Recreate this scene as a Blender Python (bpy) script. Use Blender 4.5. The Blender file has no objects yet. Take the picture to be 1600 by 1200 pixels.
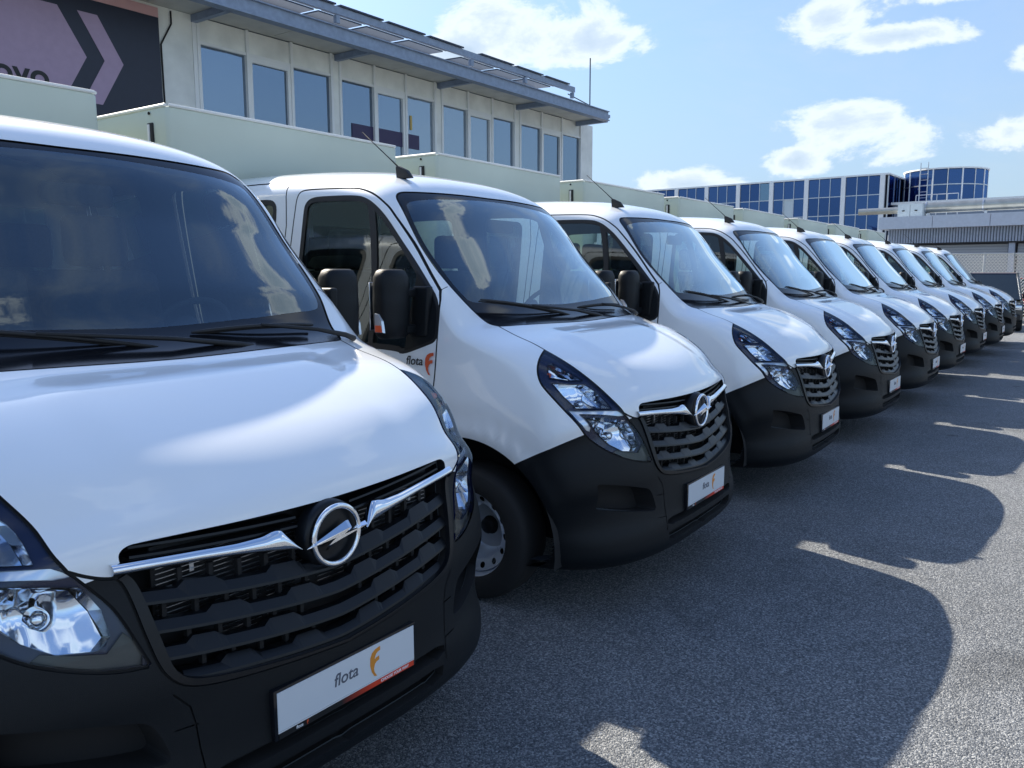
import bpy, bmesh, math, random
import numpy as np
from mathutils import Vector, Matrix
from mathutils.geometry import delaunay_2d_cdt
random.seed(3); RNG = np.random.default_rng(5)
SC = bpy.context.scene
COL = SC.collection
R = math.radians
# ------------------------------------------------------------------ camera
cd = bpy.data.cameras.new('camera'); cam = bpy.data.objects.new('camera', cd); COL.objects.link(cam)
CAM = Vector((1.6342, -4.2078, 1.6800))
FW = Vector((-0.5605, 0.8173, -0.1333)).normalized()
RT = Vector((0.8248, 0.5654, -0.0020)); UP = RT.cross(FW).normalized(); RT = FW.cross(UP).normalized()
cam.matrix_world = Matrix(((RT.x, UP.x, -FW.x, CAM.x), (RT.y, UP.y, -FW.y, CAM.y), (RT.z, UP.z, -FW.z, CAM.z), (0, 0, 0, 1)))
cd.sensor_width = 36; cd.lens = 36 * 1277.35 / 1600; cd.clip_start = 0.05; cd.clip_end = 3000
SC.camera = cam
# ------------------------------------------------------------------ light
SUN = Vector((-1.25, 0.355, 1.0)).normalized()
EL = math.asin(SUN.z); ROT = math.atan2(SUN.x, SUN.y)
sd = bpy.data.lights.new('sun', 'SUN'); so = bpy.data.objects.new('sun', sd); COL.objects.link(so)
sd.energy = 5.0; sd.angle = R(0.5); sd.color = (1.0, 0.91, 0.76)
so.rotation_euler = SUN.to_track_quat('Z', 'Y').to_euler(); so.location = SUN * 60
SC.view_settings.view_transform = 'Standard'; SC.view_settings.look = 'None'
SC.view_settings.exposure = 1.12; SC.view_settings.gamma = 1.0
SC.view_settings.use_curve_mapping = False
w = bpy.data.worlds.new('World'); SC.world = w; w.use_nodes = True
nt = w.node_tree; nt.nodes.clear()
def N(t, tree=None, **kw):
    n = (tree or nt).nodes.new(t)
    for k, v in kw.items(): setattr(n, k, v)
    return n
def Mth(op, a, b=None, tree=None, clamp=False):
    tr = tree or nt
    n = tr.nodes.new('ShaderNodeMath'); n.operation = op; n.use_clamp = clamp
    for i, s in enumerate((a, b)):
        if s is None: continue
        if isinstance(s, (int, float)): n.inputs[i].default_value = s
        else: tr.links.new(s, n.inputs[i])
    return n.outputs[0]
out = N('ShaderNodeOutputWorld'); bg = N('ShaderNodeBackground'); bg.inputs[1].default_value = 0.100
sky = N('ShaderNodeTexSky'); sky.sky_type = 'NISHITA'; sky.sun_disc = False
sky.sun_elevation = EL; sky.sun_rotation = ROT; sky.air_density = 1.0; sky.dust_density = 1.2; sky.ozone_density = 3.5
tc = N('ShaderNodeTexCoord'); L = nt.links.new
vec = tc.outputs['Generated']
def noise(scale, detail, rough, vsrc, dist=0.0):
    n = N('ShaderNodeTexNoise'); n.inputs['Scale'].default_value = scale; n.inputs['Detail'].default_value = detail
    n.inputs['Roughness'].default_value = rough; n.inputs['Distortion'].default_value = dist
    L(vsrc, n.inputs['Vector']); return n.outputs['Fac']
mp = N('ShaderNodeMapping'); mp.inputs['Scale'].default_value = (1, 1, 1.8); L(vec, mp.inputs['Vector'])
n1 = noise(8.5, 14, 0.63, mp.outputs[0], 0.25)
n2 = noise(2.1, 9, 0.55, mp.outputs[0], 0.3)
# cumulus banks: direction, half width, half height
CL = [((-0.52, 0.808, 0.262), 0.105, 0.050), ((-0.475, 0.845, 0.268), 0.05, 0.045), ((-0.585, 0.765, 0.250), 0.05, 0.028),
      ((-0.242, 0.93, 0.268), 0.050, 0.032), ((-0.165, 0.955, 0.243), 0.075, 0.014), ((-0.06, 0.955, 0.285), 0.12, 0.018), ((-0.05, .975, .21), .03, .02), ((-0.225, 0.962, 0.150), 0.075, 0.034), ((-0.27, 0.952, 0.125), 0.05, 0.025),
      ((-0.385, 0.917, 0.104), 0.075, 0.020), ((-0.46, 0.88, 0.085), 0.09, 0.018), ((-0.02, 0.99, 0.14), 0.07, 0.03),
      ((0.55, 0.70, 0.45), 0.20, 0.10), ((0.80, -0.35, 0.50), 0.24, 0.11), ((0.45, -0.72, 0.52), 0.26, 0.12), ((0.85, 0.30, 0.36), 0.2, 0.07),
      ((0.14, 0.70, 0.68), 0.13, 0.05), ((0.0, 0.72, 0.70), 0.05, 0.08), ((0.62, -0.1, 0.78), 0.2, 0.12), ((-0.2, -0.8, 0.55), 0.24, 0.10), ((0.9, -0.1, 0.2), 0.3, 0.06),
      ((0.3, 0.93, 0.2), 0.15, 0.05), ((0.25, 0.2, 0.94), 0.16, 0.12), ((-0.55, -0.72, 0.4), 0.2, 0.08), ((-0.92, 0.2, 0.3), 0.2, 0.06), ((0.95, 0.1, 0.62), 0.2, 0.08)]
dens = None
for c, a, b in CL:
    c = Vector(c).normalized(); h = Vector((0, 0, 1)).cross(c).normalized(); v = c.cross(h)
    sub = N('ShaderNodeVectorMath', operation='SUBTRACT'); L(vec, sub.inputs[0]); sub.inputs[1].default_value = c
    d1 = N('ShaderNodeVectorMath', operation='DOT_PRODUCT'); L(sub.outputs[0], d1.inputs[0]); d1.inputs[1].default_value = h / a
    d2 = N('ShaderNodeVectorMath', operation='DOT_PRODUCT'); L(sub.outputs[0], d2.inputs[0]); d2.inputs[1].default_value = v / b
    d3 = N('ShaderNodeVectorMath', operation='DOT_PRODUCT'); L(sub.outputs[0], d3.inputs[0]); d3.inputs[1].default_value = c / max(a, b)
    q = Mth('ADD', Mth('ADD', Mth('MULTIPLY', d1.outputs['Value'], d1.outputs['Value']), Mth('MULTIPLY', d2.outputs['Value'], d2.outputs['Value'])), Mth('MULTIPLY', d3.outputs['Value'], d3.outputs['Value']))
    m = Mth('SUBTRACT', 1.0, Mth('SQRT', q))
    dens = m if dens is None else Mth('MAXIMUM', dens, m)
dens = Mth('MAXIMUM', dens, -1.2)
cum = Mth('ADD', dens, Mth('MULTIPLY', Mth('SUBTRACT', n1, 0.5), 3.2))
cum = Mth('ADD', cum, Mth('MULTIPLY', Mth('SUBTRACT', n2, 0.5), 0.8))
ra = N('ShaderNodeMapRange'); ra.interpolation_type = 'SMOOTHSTEP'; ra.inputs[1].default_value = -0.08; ra.inputs[2].default_value = 0.50; L(cum, ra.inputs[0])
# thin high cloud
mp2 = N('ShaderNodeMapping'); mp2.inputs['Scale'].default_value = (1.0, 1.0, 3.0); mp2.inputs['Rotation'].default_value = (0.3, 0.2, 0.4); L(vec, mp2.inputs['Vector'])
n3 = noise(2.6, 8, 0.62, mp2.outputs[0], 0.6)
rb = N('ShaderNodeMapRange'); rb.interpolation_type = 'SMOOTHSTEP'; rb.inputs[1].default_value = 0.42; rb.inputs[2].default_value = 0.78; rb.inputs[4].default_value = 0.55; L(n3, rb.inputs[0])
# colour of the cumulus: bright rim, blue grey core
cr = N('ShaderNodeValToRGB'); L(Mth('MULTIPLY', cum, 0.80, clamp=True), cr.inputs[0])
e = cr.color_ramp.elements
e[0].position = 0.0; e[0].color = (0.58, 0.68, 0.80, 1); e[1].position = 1.0; e[1].color = (0.46, 0.58, 0.72, 1)
x = e.new(0.14); x.color = (0.90, 0.95, 1.0, 1); x = e.new(0.34); x.color = (0.76, 0.84, 0.93, 1); x = e.new(0.58); x.color = (0.58, 0.69, 0.81, 1)
sc = N('ShaderNodeVectorMath', operation='SCALE'); L(cr.outputs[0], sc.inputs[0]); sc.inputs['Scale'].default_value = 5.8
# thin veil of white, thicker towards the horizon
sep = N('ShaderNodeSeparateXYZ'); L(vec, sep.inputs[0])
hz = Mth('MULTIPLY', Mth('POWER', Mth('SUBTRACT', 1.0, Mth('ABSOLUTE', sep.outputs[2])), 2.3), 0.98)
veil = Mth('MAXIMUM', Mth('MULTIPLY', rb.outputs[0], Mth('SUBTRACT', 1.0, Mth('ABSOLUTE', sep.outputs[2]))), hz)
mx = N('ShaderNodeMixRGB'); L(veil, mx.inputs[0]); L(sky.outputs[0], mx.inputs[1]); mx.inputs[2].default_value = (2.75, 3.10, 3.20, 1)
tn = N('ShaderNodeMixRGB', blend_type='MULTIPLY'); tn.inputs[0].default_value = 1.0; L(mx.outputs[0], tn.inputs[1]); tn.inputs[2].default_value = (.80, .94, 1.12, 1)
mx3 = N('ShaderNodeMixRGB'); L(Mth('MULTIPLY', rb.outputs[0], .62), mx3.inputs[0]); L(tn.outputs[0], mx3.inputs[1]); mx3.inputs[2].default_value = (3.3, 3.7, 3.95, 1); tn = mx3
mx2 = N('ShaderNodeMixRGB'); L(Mth('MULTIPLY', ra.outputs[0], .94), mx2.inputs[0]); L(tn.outputs[0], mx2.inputs[1]); L(sc.outputs[0], mx2.inputs[2])
L(mx2.outputs[0], bg.inputs[0]); L(bg.outputs[0], out.inputs[0])

# ------------------------------------------------------------------ materials
MATS = {}
def mat(name, col, rough=0.5, metal=0.0, coat=0.0, spec=0.5, vary=0.0, vscale=8.0, bump=0.0, bscale=200.0, **kw):
    m = bpy.data.materials.new(name); m.use_nodes = True; t = m.node_tree; b = t.nodes['Principled BSDF']
    b.inputs['Base Color'].default_value = (*col, 1); b.inputs['Roughness'].default_value = rough; b.inputs['Metallic'].default_value = metal
    b.inputs['Coat Weight'].default_value = coat; b.inputs['Coat Roughness'].default_value = 0.02; b.inputs['Specular IOR Level'].default_value = spec
    tcn = t.nodes.new('ShaderNodeTexCoord')
    if vary:
        n = t.nodes.new('ShaderNodeTexNoise'); n.inputs['Scale'].default_value = vscale; n.inputs['Detail'].default_value = 6
        t.links.new(tcn.outputs['Object'], n.inputs['Vector'])
        mr = t.nodes.new('ShaderNodeMapRange'); mr.inputs[1].default_value = .3; mr.inputs[2].default_value = .7; mr.inputs[3].default_value = 1 - vary; mr.inputs[4].default_value = 1 + vary * .6
        t.links.new(n.outputs['Fac'], mr.inputs[0])
        vm = t.nodes.new('ShaderNodeVectorMath'); vm.operation = 'SCALE'; vm.inputs[0].default_value = col; t.links.new(mr.outputs[0], vm.inputs['Scale'])
        t.links.new(vm.outputs[0], b.inputs['Base Color'])
    if bump:
        n = t.nodes.new('ShaderNodeTexNoise'); n.inputs['Scale'].default_value = bscale; n.inputs['Detail'].default_value = 3
        t.links.new(tcn.outputs['Object'], n.inputs['Vector'])
        bp = t.nodes.new('ShaderNodeBump'); bp.inputs['Strength'].default_value = bump; bp.inputs['Distance'].default_value = 0.002
        t.links.new(n.outputs['Fac'], bp.inputs['Height']); t.links.new(bp.outputs[0], b.inputs['Normal'])
    MATS[name] = m; return m
def glassmat(name, tint, ior=1.5, rough=0.0, boost=1.0, dark=0.0):
    m = bpy.data.materials.new(name); m.use_nodes = True; t = m.node_tree; t.nodes.clear()
    o = t.nodes.new('ShaderNodeOutputMaterial'); tr = t.nodes.new('ShaderNodeBsdfTransparent'); tr.inputs[0].default_value = (*tint, 1)
    gl = t.nodes.new('ShaderNodeBsdfGlossy'); gl.inputs['Roughness'].default_value = rough; gl.inputs[0].default_value = (.86, .96, 1, 1)
    fr = t.nodes.new('ShaderNodeFresnel'); fr.inputs[0].default_value = ior
    mu = Mth('MULTIPLY', fr.outputs[0], boost, tree=t, clamp=True)
    mxs = t.nodes.new('ShaderNodeMixShader'); t.links.new(mu, mxs.inputs[0]); t.links.new(tr.outputs[0], mxs.inputs[1]); t.links.new(gl.outputs[0], mxs.inputs[2])
    t.links.new(mxs.outputs[0], o.inputs[0]); MATS[name] = m; return m
PAINT = mat('white_paint', (0.86, 0.88, 0.89), rough=0.32, coat=1.0)
BUMP = mat('grained_dark_plastic', (0.0050, 0.0068, 0.0088), rough=0.50, spec=0.28, bump=0.35, bscale=700)
GRIL = mat('grille_plastic', (0.0055, 0.0068, 0.0090), rough=0.36, spec=0.35, bump=0.1, bscale=600)
BLK = mat('black_gloss', (0.008, 0.009, 0.012), rough=0.12)
RUB = mat('black_rubber', (0.012, 0.012, 0.013), rough=0.6)
GAPM = mat('dark_joint_and_recess_shade', (0.01, 0.01, 0.011), rough=0.8)  # black for joints; in the openings this colour stands in for shade
CHR = mat('chrome', (0.88, 0.90, 0.93), rough=0.06, metal=1.0)
REF = mat('lamp_reflector', (0.82, 0.86, 0.92), rough=0.08, metal=1.0)
BEZ = mat('lamp_bezel', (0.005, 0.011, 0.055), rough=0.25)
LAMPG = mat('lamp_grey_plastic', (0.06, 0.06, 0.055), rough=0.3)
DRLM = mat('light_guide', (0.75, 0.80, 0.88), rough=0.15, metal=0.6)
ORG = mat('orange_bulb', (0.75, 0.10, 0.03), rough=0.3)
GLASS = glassmat('car_glass', (0.84, 0.98, 0.98), 1.52, boost=2.8)
SGLASS = glassmat('tinted_side_glass', (0.74, 0.86, 0.83), 1.5, boost=1.6)
LENS = glassmat('headlight_lens', (0.94, 0.97, 1.0), 1.40, boost=.8)
INT = mat('interior_trim', (0.045, 0.055, 0.065), rough=0.7, vary=0.2)
SEAT = mat('seat_fabric', (0.018, 0.020, 0.026), rough=0.9, vary=0.3, vscale=60)
DASH = mat('dashboard_plastic', (0.045, 0.055, 0.07), rough=0.55)
TARP = mat('grey_tarpaulin', (0.55, 0.60, 0.50), rough=0.55, vary=0.07, vscale=1.4, bump=0.5, bscale=3.0)
TARPE = mat('tarpaulin_edge', (0.78, 0.78, 0.74), rough=0.5)
ALU = mat('aluminium', (0.55, 0.57, 0.60), rough=0.35, metal=0.9, vary=0.1)
STEEL = mat('silver_wheel_steel', (0.55, 0.58, 0.63), rough=0.30, metal=0.65, vary=0.08)
TYRE = mat('tyre_rubber', (0.016, 0.016, 0.017), rough=0.75, bump=0.3, bscale=90)
CHAS = mat('chassis_black', (0.014, 0.014, 0.015), rough=0.7)
RADI = mat('radiator_fin', (0.42, 0.44, 0.47), rough=0.3, metal=0.9)
PLW = mat('plate_white', (0.66, 0.69, 0.72), rough=0.35)
GREYT = mat('grey_print', (0.10, 0.11, 0.14), rough=0.5)
BLKT = mat('black_print', (0.01, 0.01, 0.012), rough=0.5)
WHT = mat('white_print', (0.85, 0.85, 0.85), rough=0.5)
ORF = mat('orange_print', (0.72, 0.27, 0.03), rough=0.5)
RDF = mat('red_print', (0.70, 0.10, 0.03), rough=0.5)
# ------------------------------------------------------------------ generic mesh helpers
def mesh_obj(name, V, F, material, parent=None, smooth=False, normals=None, loc=None, **props):
    me = bpy.data.meshes.new(name); me.from_pydata([tuple(map(float, v)) for v in V], [], [tuple(int(i) for i in f) for f in F])
    me.materials.append(material)
    if smooth: me.polygons.foreach_set('use_smooth', [True] * len(me.polygons))
    me.update()
    if normals is not None: me.normals_split_custom_set_from_vertices([tuple(map(float, n)) for n in normals])
    o = bpy.data.objects.new(name, me); COL.objects.link(o)
    if parent is not None: o.parent = parent
    if loc is not None: o.location = loc
    for k, v in props.items(): o[k] = v
    return o
class MB:
    def __init__(s): s.V = []; s.F = []
    def add(s, V, F):
        k = len(s.V); s.V += [tuple(v) for v in V]; s.F += [tuple(i + k for i in f) for f in F]; return s
    def box(s, x0, x1, y0, y1, z0, z1):
        V = [(x, y, z) for x in (x0, x1) for y in (y0, y1) for z in (z0, z1)]
        return s.add(V, [(0, 1, 3, 2), (4, 6, 7, 5), (0, 4, 5, 1), (2, 3, 7, 6), (0, 2, 6, 4), (1, 5, 7, 3)])
    def obox(s, c, ax, ay, az):
        c = Vector(c); ax, ay, az = Vector(ax), Vector(ay), Vector(az)
        V = [c + ax * i + ay * j + az * k for i in (-1, 1) for j in (-1, 1) for k in (-1, 1)]
        F = [(0, 1, 3, 2), (4, 6, 7, 5), (0, 4, 5, 1), (2, 3, 7, 6), (0, 2, 6, 4), (1, 5, 7, 3)]
        if ax.cross(ay).dot(az) < 0: F = [f[::-1] for f in F]
        return s.add(V, F)
    def tube(s, pts, r, n=10, caps=True):
        pts = [Vector(p) for p in pts]; rr = r if isinstance(r, (list, tuple)) else [r] * len(pts); V = []; F = []
        t0 = (pts[1] - pts[0]).normalized(); a = t0.orthogonal().normalized()
        for i, p in enumerate(pts):
            t = (pts[min(i + 1, len(pts) - 1)] - pts[max(i - 1, 0)]).normalized(); a = (a - t * a.dot(t)).normalized(); b = t.cross(a)
            for k in range(n): q = 2 * math.pi * k / n; V.append(p + (a * math.cos(q) + b * math.sin(q)) * rr[i])
        for i in range(len(pts) - 1):
            for k in range(n): F.append((i * n + k, i * n + (k + 1) % n, (i + 1) * n + (k + 1) % n, (i + 1) * n + k))
        if caps: F.append(tuple(range(n))[::-1]); F.append(tuple((len(pts) - 1) * n + k for k in range(n)))
        return s.add(V, F)
    def lathe(s, prof, c, axis='Y', n=40, close=False):
        V = []; F = []; m = len(prof)
        for k in range(n):
            q = 2 * math.pi * k / n
            for r, h in prof:
                p = (r * math.cos(q), h, r * math.sin(q)) if axis == 'Y' else ((h, r * math.cos(q), r * math.sin(q)) if axis == 'X' else (r * math.cos(q), r * math.sin(q), h))
                V.append((p[0] + c[0], p[1] + c[1], p[2] + c[2]))
        for k in range(n):
            k2 = (k + 1) % n
            for j in range(m - 1 + (1 if close else 0)):
                j2 = (j + 1) % m; F.append((k * m + j, k * m + j2, k2 * m + j2, k2 * m + j))
        return s.add(V, F)
    def prism(s, poly, fn0, fn1):
        n = len(poly); V = [fn0(*p) for p in poly] + [fn1(*p) for p in poly]
        return s.add(V, [tuple(range(n)), tuple(range(2 * n - 1, n - 1, -1))] + [(i, i + n, (i + 1) % n + n, (i + 1) % n) for i in range(n)])
    def obj(s, name, m, parent=None, smooth=False, **kw):
        o = mesh_obj(name, s.V, s.F, m, parent, smooth, **kw)
        if not kw.get('keep'):
            bm = bmesh.new(); bm.from_mesh(o.data); bmesh.ops.recalc_face_normals(bm, faces=bm.faces); bm.to_mesh(o.data); bm.free()
        if 'keep' in o: del o['keep']
        return o
def autosmooth(o, ang=40):
    me = o.data; me.polygons.foreach_set('use_smooth', [True] * len(me.polygons))
    bm = bmesh.new(); bm.from_mesh(me)
    for e_ in bm.edges: e_.smooth = not (len(e_.link_faces) != 2 or e_.calc_face_angle(0) > R(ang))
    bm.to_mesh(me); bm.free(); return o
def bevel(o, w_, seg=2, ang=30):
    bm = bmesh.new(); bm.from_mesh(o.data); bmesh.ops.remove_doubles(bm, verts=bm.verts, dist=1e-5)
    es = [e_ for e_ in bm.edges if len(e_.link_faces) == 2 and e_.calc_face_angle(0) > R(ang)]
    bmesh.ops.bevel(bm, geom=es, offset=w_, segments=seg, profile=0.6, affect='EDGES', clamp_overlap=True)
    bm.to_mesh(o.data); bm.free(); return autosmooth(o, 50)
def rbox(name, m, parent, x0, x1, y0, y1, z0, z1, r=0.02, seg=3, **kw):
    o = MB().box(x0, x1, y0, y1, z0, z1).obj(name, m, parent, **kw); bevel(o, r, seg); return o
def thing(name, label, cat, loc=(0, 0, 0), rz=0, group=None):
    o = bpy.data.objects.new(name, None); COL.objects.link(o); o.location = loc; o.rotation_euler = (0, 0, rz)
    o['label'] = label; o['category'] = cat
    if group: o['group'] = group
    return o
def kids(o): return [c for c in bpy.data.objects if c.parent == o]
CH = {}
def copy_tree(o, parent=None, table=None):
    c = o.copy(); COL.objects.link(c); c.parent = parent
    for ch in table.get(o, ()): copy_tree(ch, c, table)
    return c
def text_obj(name, s, size, m, parent, origin, ex, ey, shear=0.0, align='LEFT', ext=0.0006, bold=0.0, spacing=1.0):
    cu = bpy.data.curves.new(name, 'FONT'); cu.body = s; cu.size = size; cu.shear = shear; cu.align_x = align; cu.extrude = ext; cu.offset = bold; cu.space_character = spacing
    t = bpy.data.objects.new(name, cu); COL.objects.link(t)
    dg = bpy.context.evaluated_depsgraph_get(); me = bpy.data.meshes.new_from_object(t.evaluated_get(dg)); bpy.data.objects.remove(t)
    me.materials.clear(); me.materials.append(m)
    ex = Vector(ex).normalized(); ey = Vector(ey).normalized(); ez = ex.cross(ey)
    M = Matrix(((ex.x, ey.x, ez.x, origin[0]), (ex.y, ey.y, ez.y, origin[1]), (ex.z, ey.z, ez.z, origin[2]), (0, 0, 0, 1)))
    me.transform(M); me.name = name
    o = bpy.data.objects.new(name, me); COL.objects.link(o)
    if parent is not None: o.parent = parent
    return o
# ------------------------------------------------------------------ the cab surface
# rows: profile x, z; sill point x, z; corner radius; superellipse exponent
K = np.array([[-0.3021, 0.2215, -1.4, 0.3, 0.561, 2.7544], [-0.0666, 0.2311, -1.38, 0.31, 0.6243, 3.0301], [0.0188, 0.2959, -1.36, 0.32, 0.6447, 3.2674], [0.0348, 0.3962, -1.34, 0.33, 0.6318, 3.1202], [0.0334, 0.4971, -1.32, 0.34, 0.589, 2.644], [0.0342, 0.619, -1.3, 0.34, 0.4974, 2.3146], [0.0273, 0.7216, -1.3, 0.35, 0.4266, 2.3005], [0.0015, 0.8546, -1.3, 0.35, 0.4212, 2.3377], [-0.0277, 0.9882, -1.3, 0.35, 0.443, 2.2912], [-0.0609, 1.0779, -1.32, 0.35, 0.4092, 2.461], [-0.1437, 1.1526, -1.34, 0.35, 0.3655, 2.4602], [-0.3101, 1.2463, -1.38, 0.35, 0.2532, 3.2735], [-0.538, 1.3444, -1.42, 0.35, 0.1676, 4.03], [-0.729, 1.4036, -1.46, 0.35, 0.133, 3.4787], [-0.8501, 1.4713, -1.5, 0.35, 0.1303, 2.5627], [-1.0051, 1.6481, -1.58, 0.35, 0.1455, 2.5688], [-1.2062, 1.8803, -1.68, 0.35, 0.1572, 2.4532], [-1.4106, 2.1383, -1.8, 0.35, 0.1629, 2.4017], [-1.5241, 2.2244, -1.9, 0.35, 0.1694, 2.4583], [-1.7462, 2.2875, -2.05, 0.35, 0.1914, 2.5501], [-2.0977, 2.3244, -2.25, 0.35, 0.2123, 2.7808], [-2.5986, 2.3437, -2.65, 0.35, 0.2319, 2.9697], [-3.0793, 2.3505, -3.08, 0.35, 0.2545, 2.9932]])
KS = np.concatenate([[0], np.cumsum(np.hypot(*np.diff(K[:, :2], axis=0).T))]); UMAX = KS[-1]; HP = math.pi / 2
def pch(xs, ys, x):
    xs = np.asarray(xs, float); ys = np.asarray(ys, float); h = np.diff(xs)
    dl = np.diff(ys) / h if ys.ndim == 1 else np.diff(ys, axis=0) / h[:, None]
    m = np.empty_like(ys); m[0] = dl[0]; m[-1] = dl[-1]; m[1:-1] = (dl[1:] + dl[:-1]) / 2
    x = np.clip(x, xs[0], xs[-1]); i = np.clip(np.searchsorted(xs, x, side='right') - 1, 0, len(xs) - 2)
    t = (x - xs[i]) / h[i]; H = h[i]
    if ys.ndim > 1: t = t[..., None]; H = H[..., None]
    return (2*t**3 - 3*t*t + 1)*ys[i] + (t**3 - 2*t*t + t)*H*m[i] + (-2*t**3 + 3*t*t)*ys[i+1] + (t**3 - t*t)*H*m[i+1]
def wside(x, z):
    W = pch([.2, .5, .8, 1.05, 1.35, 1.6, 1.85, 2.1, 2.35], [.99, 1.02, 1.03, 1.025, .998, .955, .912, .872, .835], z)
    t = np.clip((x + 1.15) / 1.2, 0, 1); return W * (1 - .045 * t * t * (3 - 2 * t))
def sst(a, b, x): t = np.clip((x - a) / (b - a), 0, 1); return t * t * (3 - 2 * t)
def S(u, w):
    u = np.asarray(u, float); w = np.asarray(w, float)
    k = pch(KS, K, u); x0, z0, qx, qz, RR, n = [k[..., i] for i in range(6)]
    a = np.clip(w, 0, HP); sn, cs = np.sin(a), np.cos(a); rr = (sn**n + cs**n) ** (-1 / n)
    v = 1 - cs * rr; g = sn * rr; d = RR * v + np.maximum(w - HP, 0)
    Ln = np.hypot(qx - x0, qz - z0); x = x0 + (qx - x0) / Ln * d; z = z0 + (qz - z0) / Ln * d
    y = wside(x, z) * g
    # pressed wheel-arch lip and a shallow dome in the hood
    r = np.hypot(x + .85, z - .345); y = y + (.014 * np.exp(-((r - .555) / .05) ** 2) + .006 * np.exp(-((r - .70) / .09) ** 2)) * sst(1.1, 1.5, w)
    z = z + .011 * sst(1.16, 1.42, u) * (1 - sst(1.70, 1.88, u)) * (1 - sst(.40, .54, w))
    y = y + .010 * sst(1.3, 1.7, w) * np.exp(-((z - .98 - .06 * (x + 1.5)) / .05) ** 2) * (1 - sst(-1.3, -1.0, x))
    return np.stack([x, y, z], -1)
def SN(u, w):
    h = 1e-4; w_ = np.maximum(w, 2e-4); u_ = np.clip(u, h, UMAX - h)
    a = S(u_ + h, w_) - S(u_ - h, w_); b = S(u_, w_ + h) - S(u_, w_ - h)
    n = np.cross(a, b); n /= np.linalg.norm(n, axis=-1, keepdims=True) + 1e-12
    p = S(u_, w_); s = np.sign((n * (p - np.array([-1.6, 0, .9]))).sum(-1)); n *= s[..., None]
    c = (w < 3e-3); n[c, 1] = 0; n /= np.linalg.norm(n, axis=-1, keepdims=True); return n
def wmax(u): k = pch(KS, K, u); return HP + np.hypot(k[..., 2] - k[..., 0], k[..., 3] - k[..., 1]) - k[..., 4]
_us = np.linspace(0, UMAX, 1600); _k = pch(KS, K, _us)
def inv(x, z):
    dx = _k[:, 2] - _k[:, 0]; dz = _k[:, 3] - _k[:, 1]; Ln = np.hypot(dx, dz)
    cr_ = ((x - _k[:, 0]) * dz - (z - _k[:, 1]) * dx) / Ln; al = ((x - _k[:, 0]) * dx + (z - _k[:, 1]) * dz) / Ln
    best = None
    for i in np.where((np.sign(cr_[1:]) != np.sign(cr_[:-1])) & (al[1:] > -.02) & (al[1:] < Ln[1:] + .15))[0]:
        t = cr_[i] / (cr_[i] - cr_[i + 1]); u = _us[i] + t * (_us[i + 1] - _us[i]); d = al[i] + t * (al[i + 1] - al[i])
        best = (u, d); break
    if best is None: return None
    u, d = best; k = pch(KS, K, np.array(u)); RR, n = k[4], k[5]
    if d >= RR: return (float(u), float(HP + d - RR))
    lo, hi = 0., HP
    for _ in range(40):
        a = (lo + hi) / 2; rr = (math.sin(a)**n + math.cos(a)**n) ** (-1 / n)
        if RR * (1 - math.cos(a) * rr) < d: lo = a
        else: hi = a
    return (float(u), float(lo))
def side(pts): return [q for q in (inv(*p) for p in pts) if q]
def chai(P, n=2, closed=False):
    P = [tuple(p) for p in P]
    for _ in range(n):
        Q = [] if closed else [P[0]]
        rng = range(len(P) if closed else len(P) - 1)
        for i in rng:
            a, b = P[i], P[(i + 1) % len(P)]
            Q += [(a[0]*.75 + b[0]*.25, a[1]*.75 + b[1]*.25), (a[0]*.25 + b[0]*.75, a[1]*.25 + b[1]*.75)]
        if not closed: Q.append(P[-1])
        P = Q
    return P
def dens_(P, step=.03, closed=False):
    Q = []
    m = len(P) if closed else len(P) - 1
    for i in range(m):
        a, b = P[i], P[(i + 1) % len(P)]; n = max(1, int(math.hypot(a[0]-b[0], a[1]-b[1]) / step))
        Q += [(a[0] + (b[0]-a[0])*k/n, a[1] + (b[1]-a[1])*k/n) for k in range(n)]
    if not closed: Q.append(P[-1])
    return Q
def strip(P, hw, closed=False):
    """closed polygon(s) round a curve on the surface, hw metres to each side"""
    P = dens_(P, .04, closed); A = np.array(P); n = len(A); h = 1e-4
    if closed: T = np.roll(A, -1, 0) - np.roll(A, 1, 0)
    else: T = np.empty_like(A); T[1:-1] = A[2:] - A[:-2]; T[0] = A[1] - A[0]; T[-1] = A[-1] - A[-2]
    u, w_ = A[:, 0], np.maximum(A[:, 1], 2e-4)
    Ju = (S(np.minimum(u + h, UMAX), w_) - S(np.maximum(u - h, 0), w_)) / (np.minimum(u + h, UMAX) - np.maximum(u - h, 0))[:, None]
    Jw = (S(u, w_ + h) - S(u, w_ - h)) / (2 * h)
    E, F_, G = (Ju*Ju).sum(1), (Ju*Jw).sum(1), (Jw*Jw).sum(1)
    g0 = E*T[:, 0] + F_*T[:, 1]; g1 = F_*T[:, 0] + G*T[:, 1]
    p = np.stack([-g1, g0], 1); nn = np.sqrt(E*p[:, 0]**2 + 2*F_*p[:, 0]*p[:, 1] + G*p[:, 1]**2); p = p / nn[:, None] * hw
    a, b = A + p, A - p; out = []
    m = n if closed else n - 1
    for i in range(m):
        j = (i + 1) % n; out.append([tuple(a[i]), tuple(a[j]), tuple(b[j]), tuple(b[i])])
    return out, a, b
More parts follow.
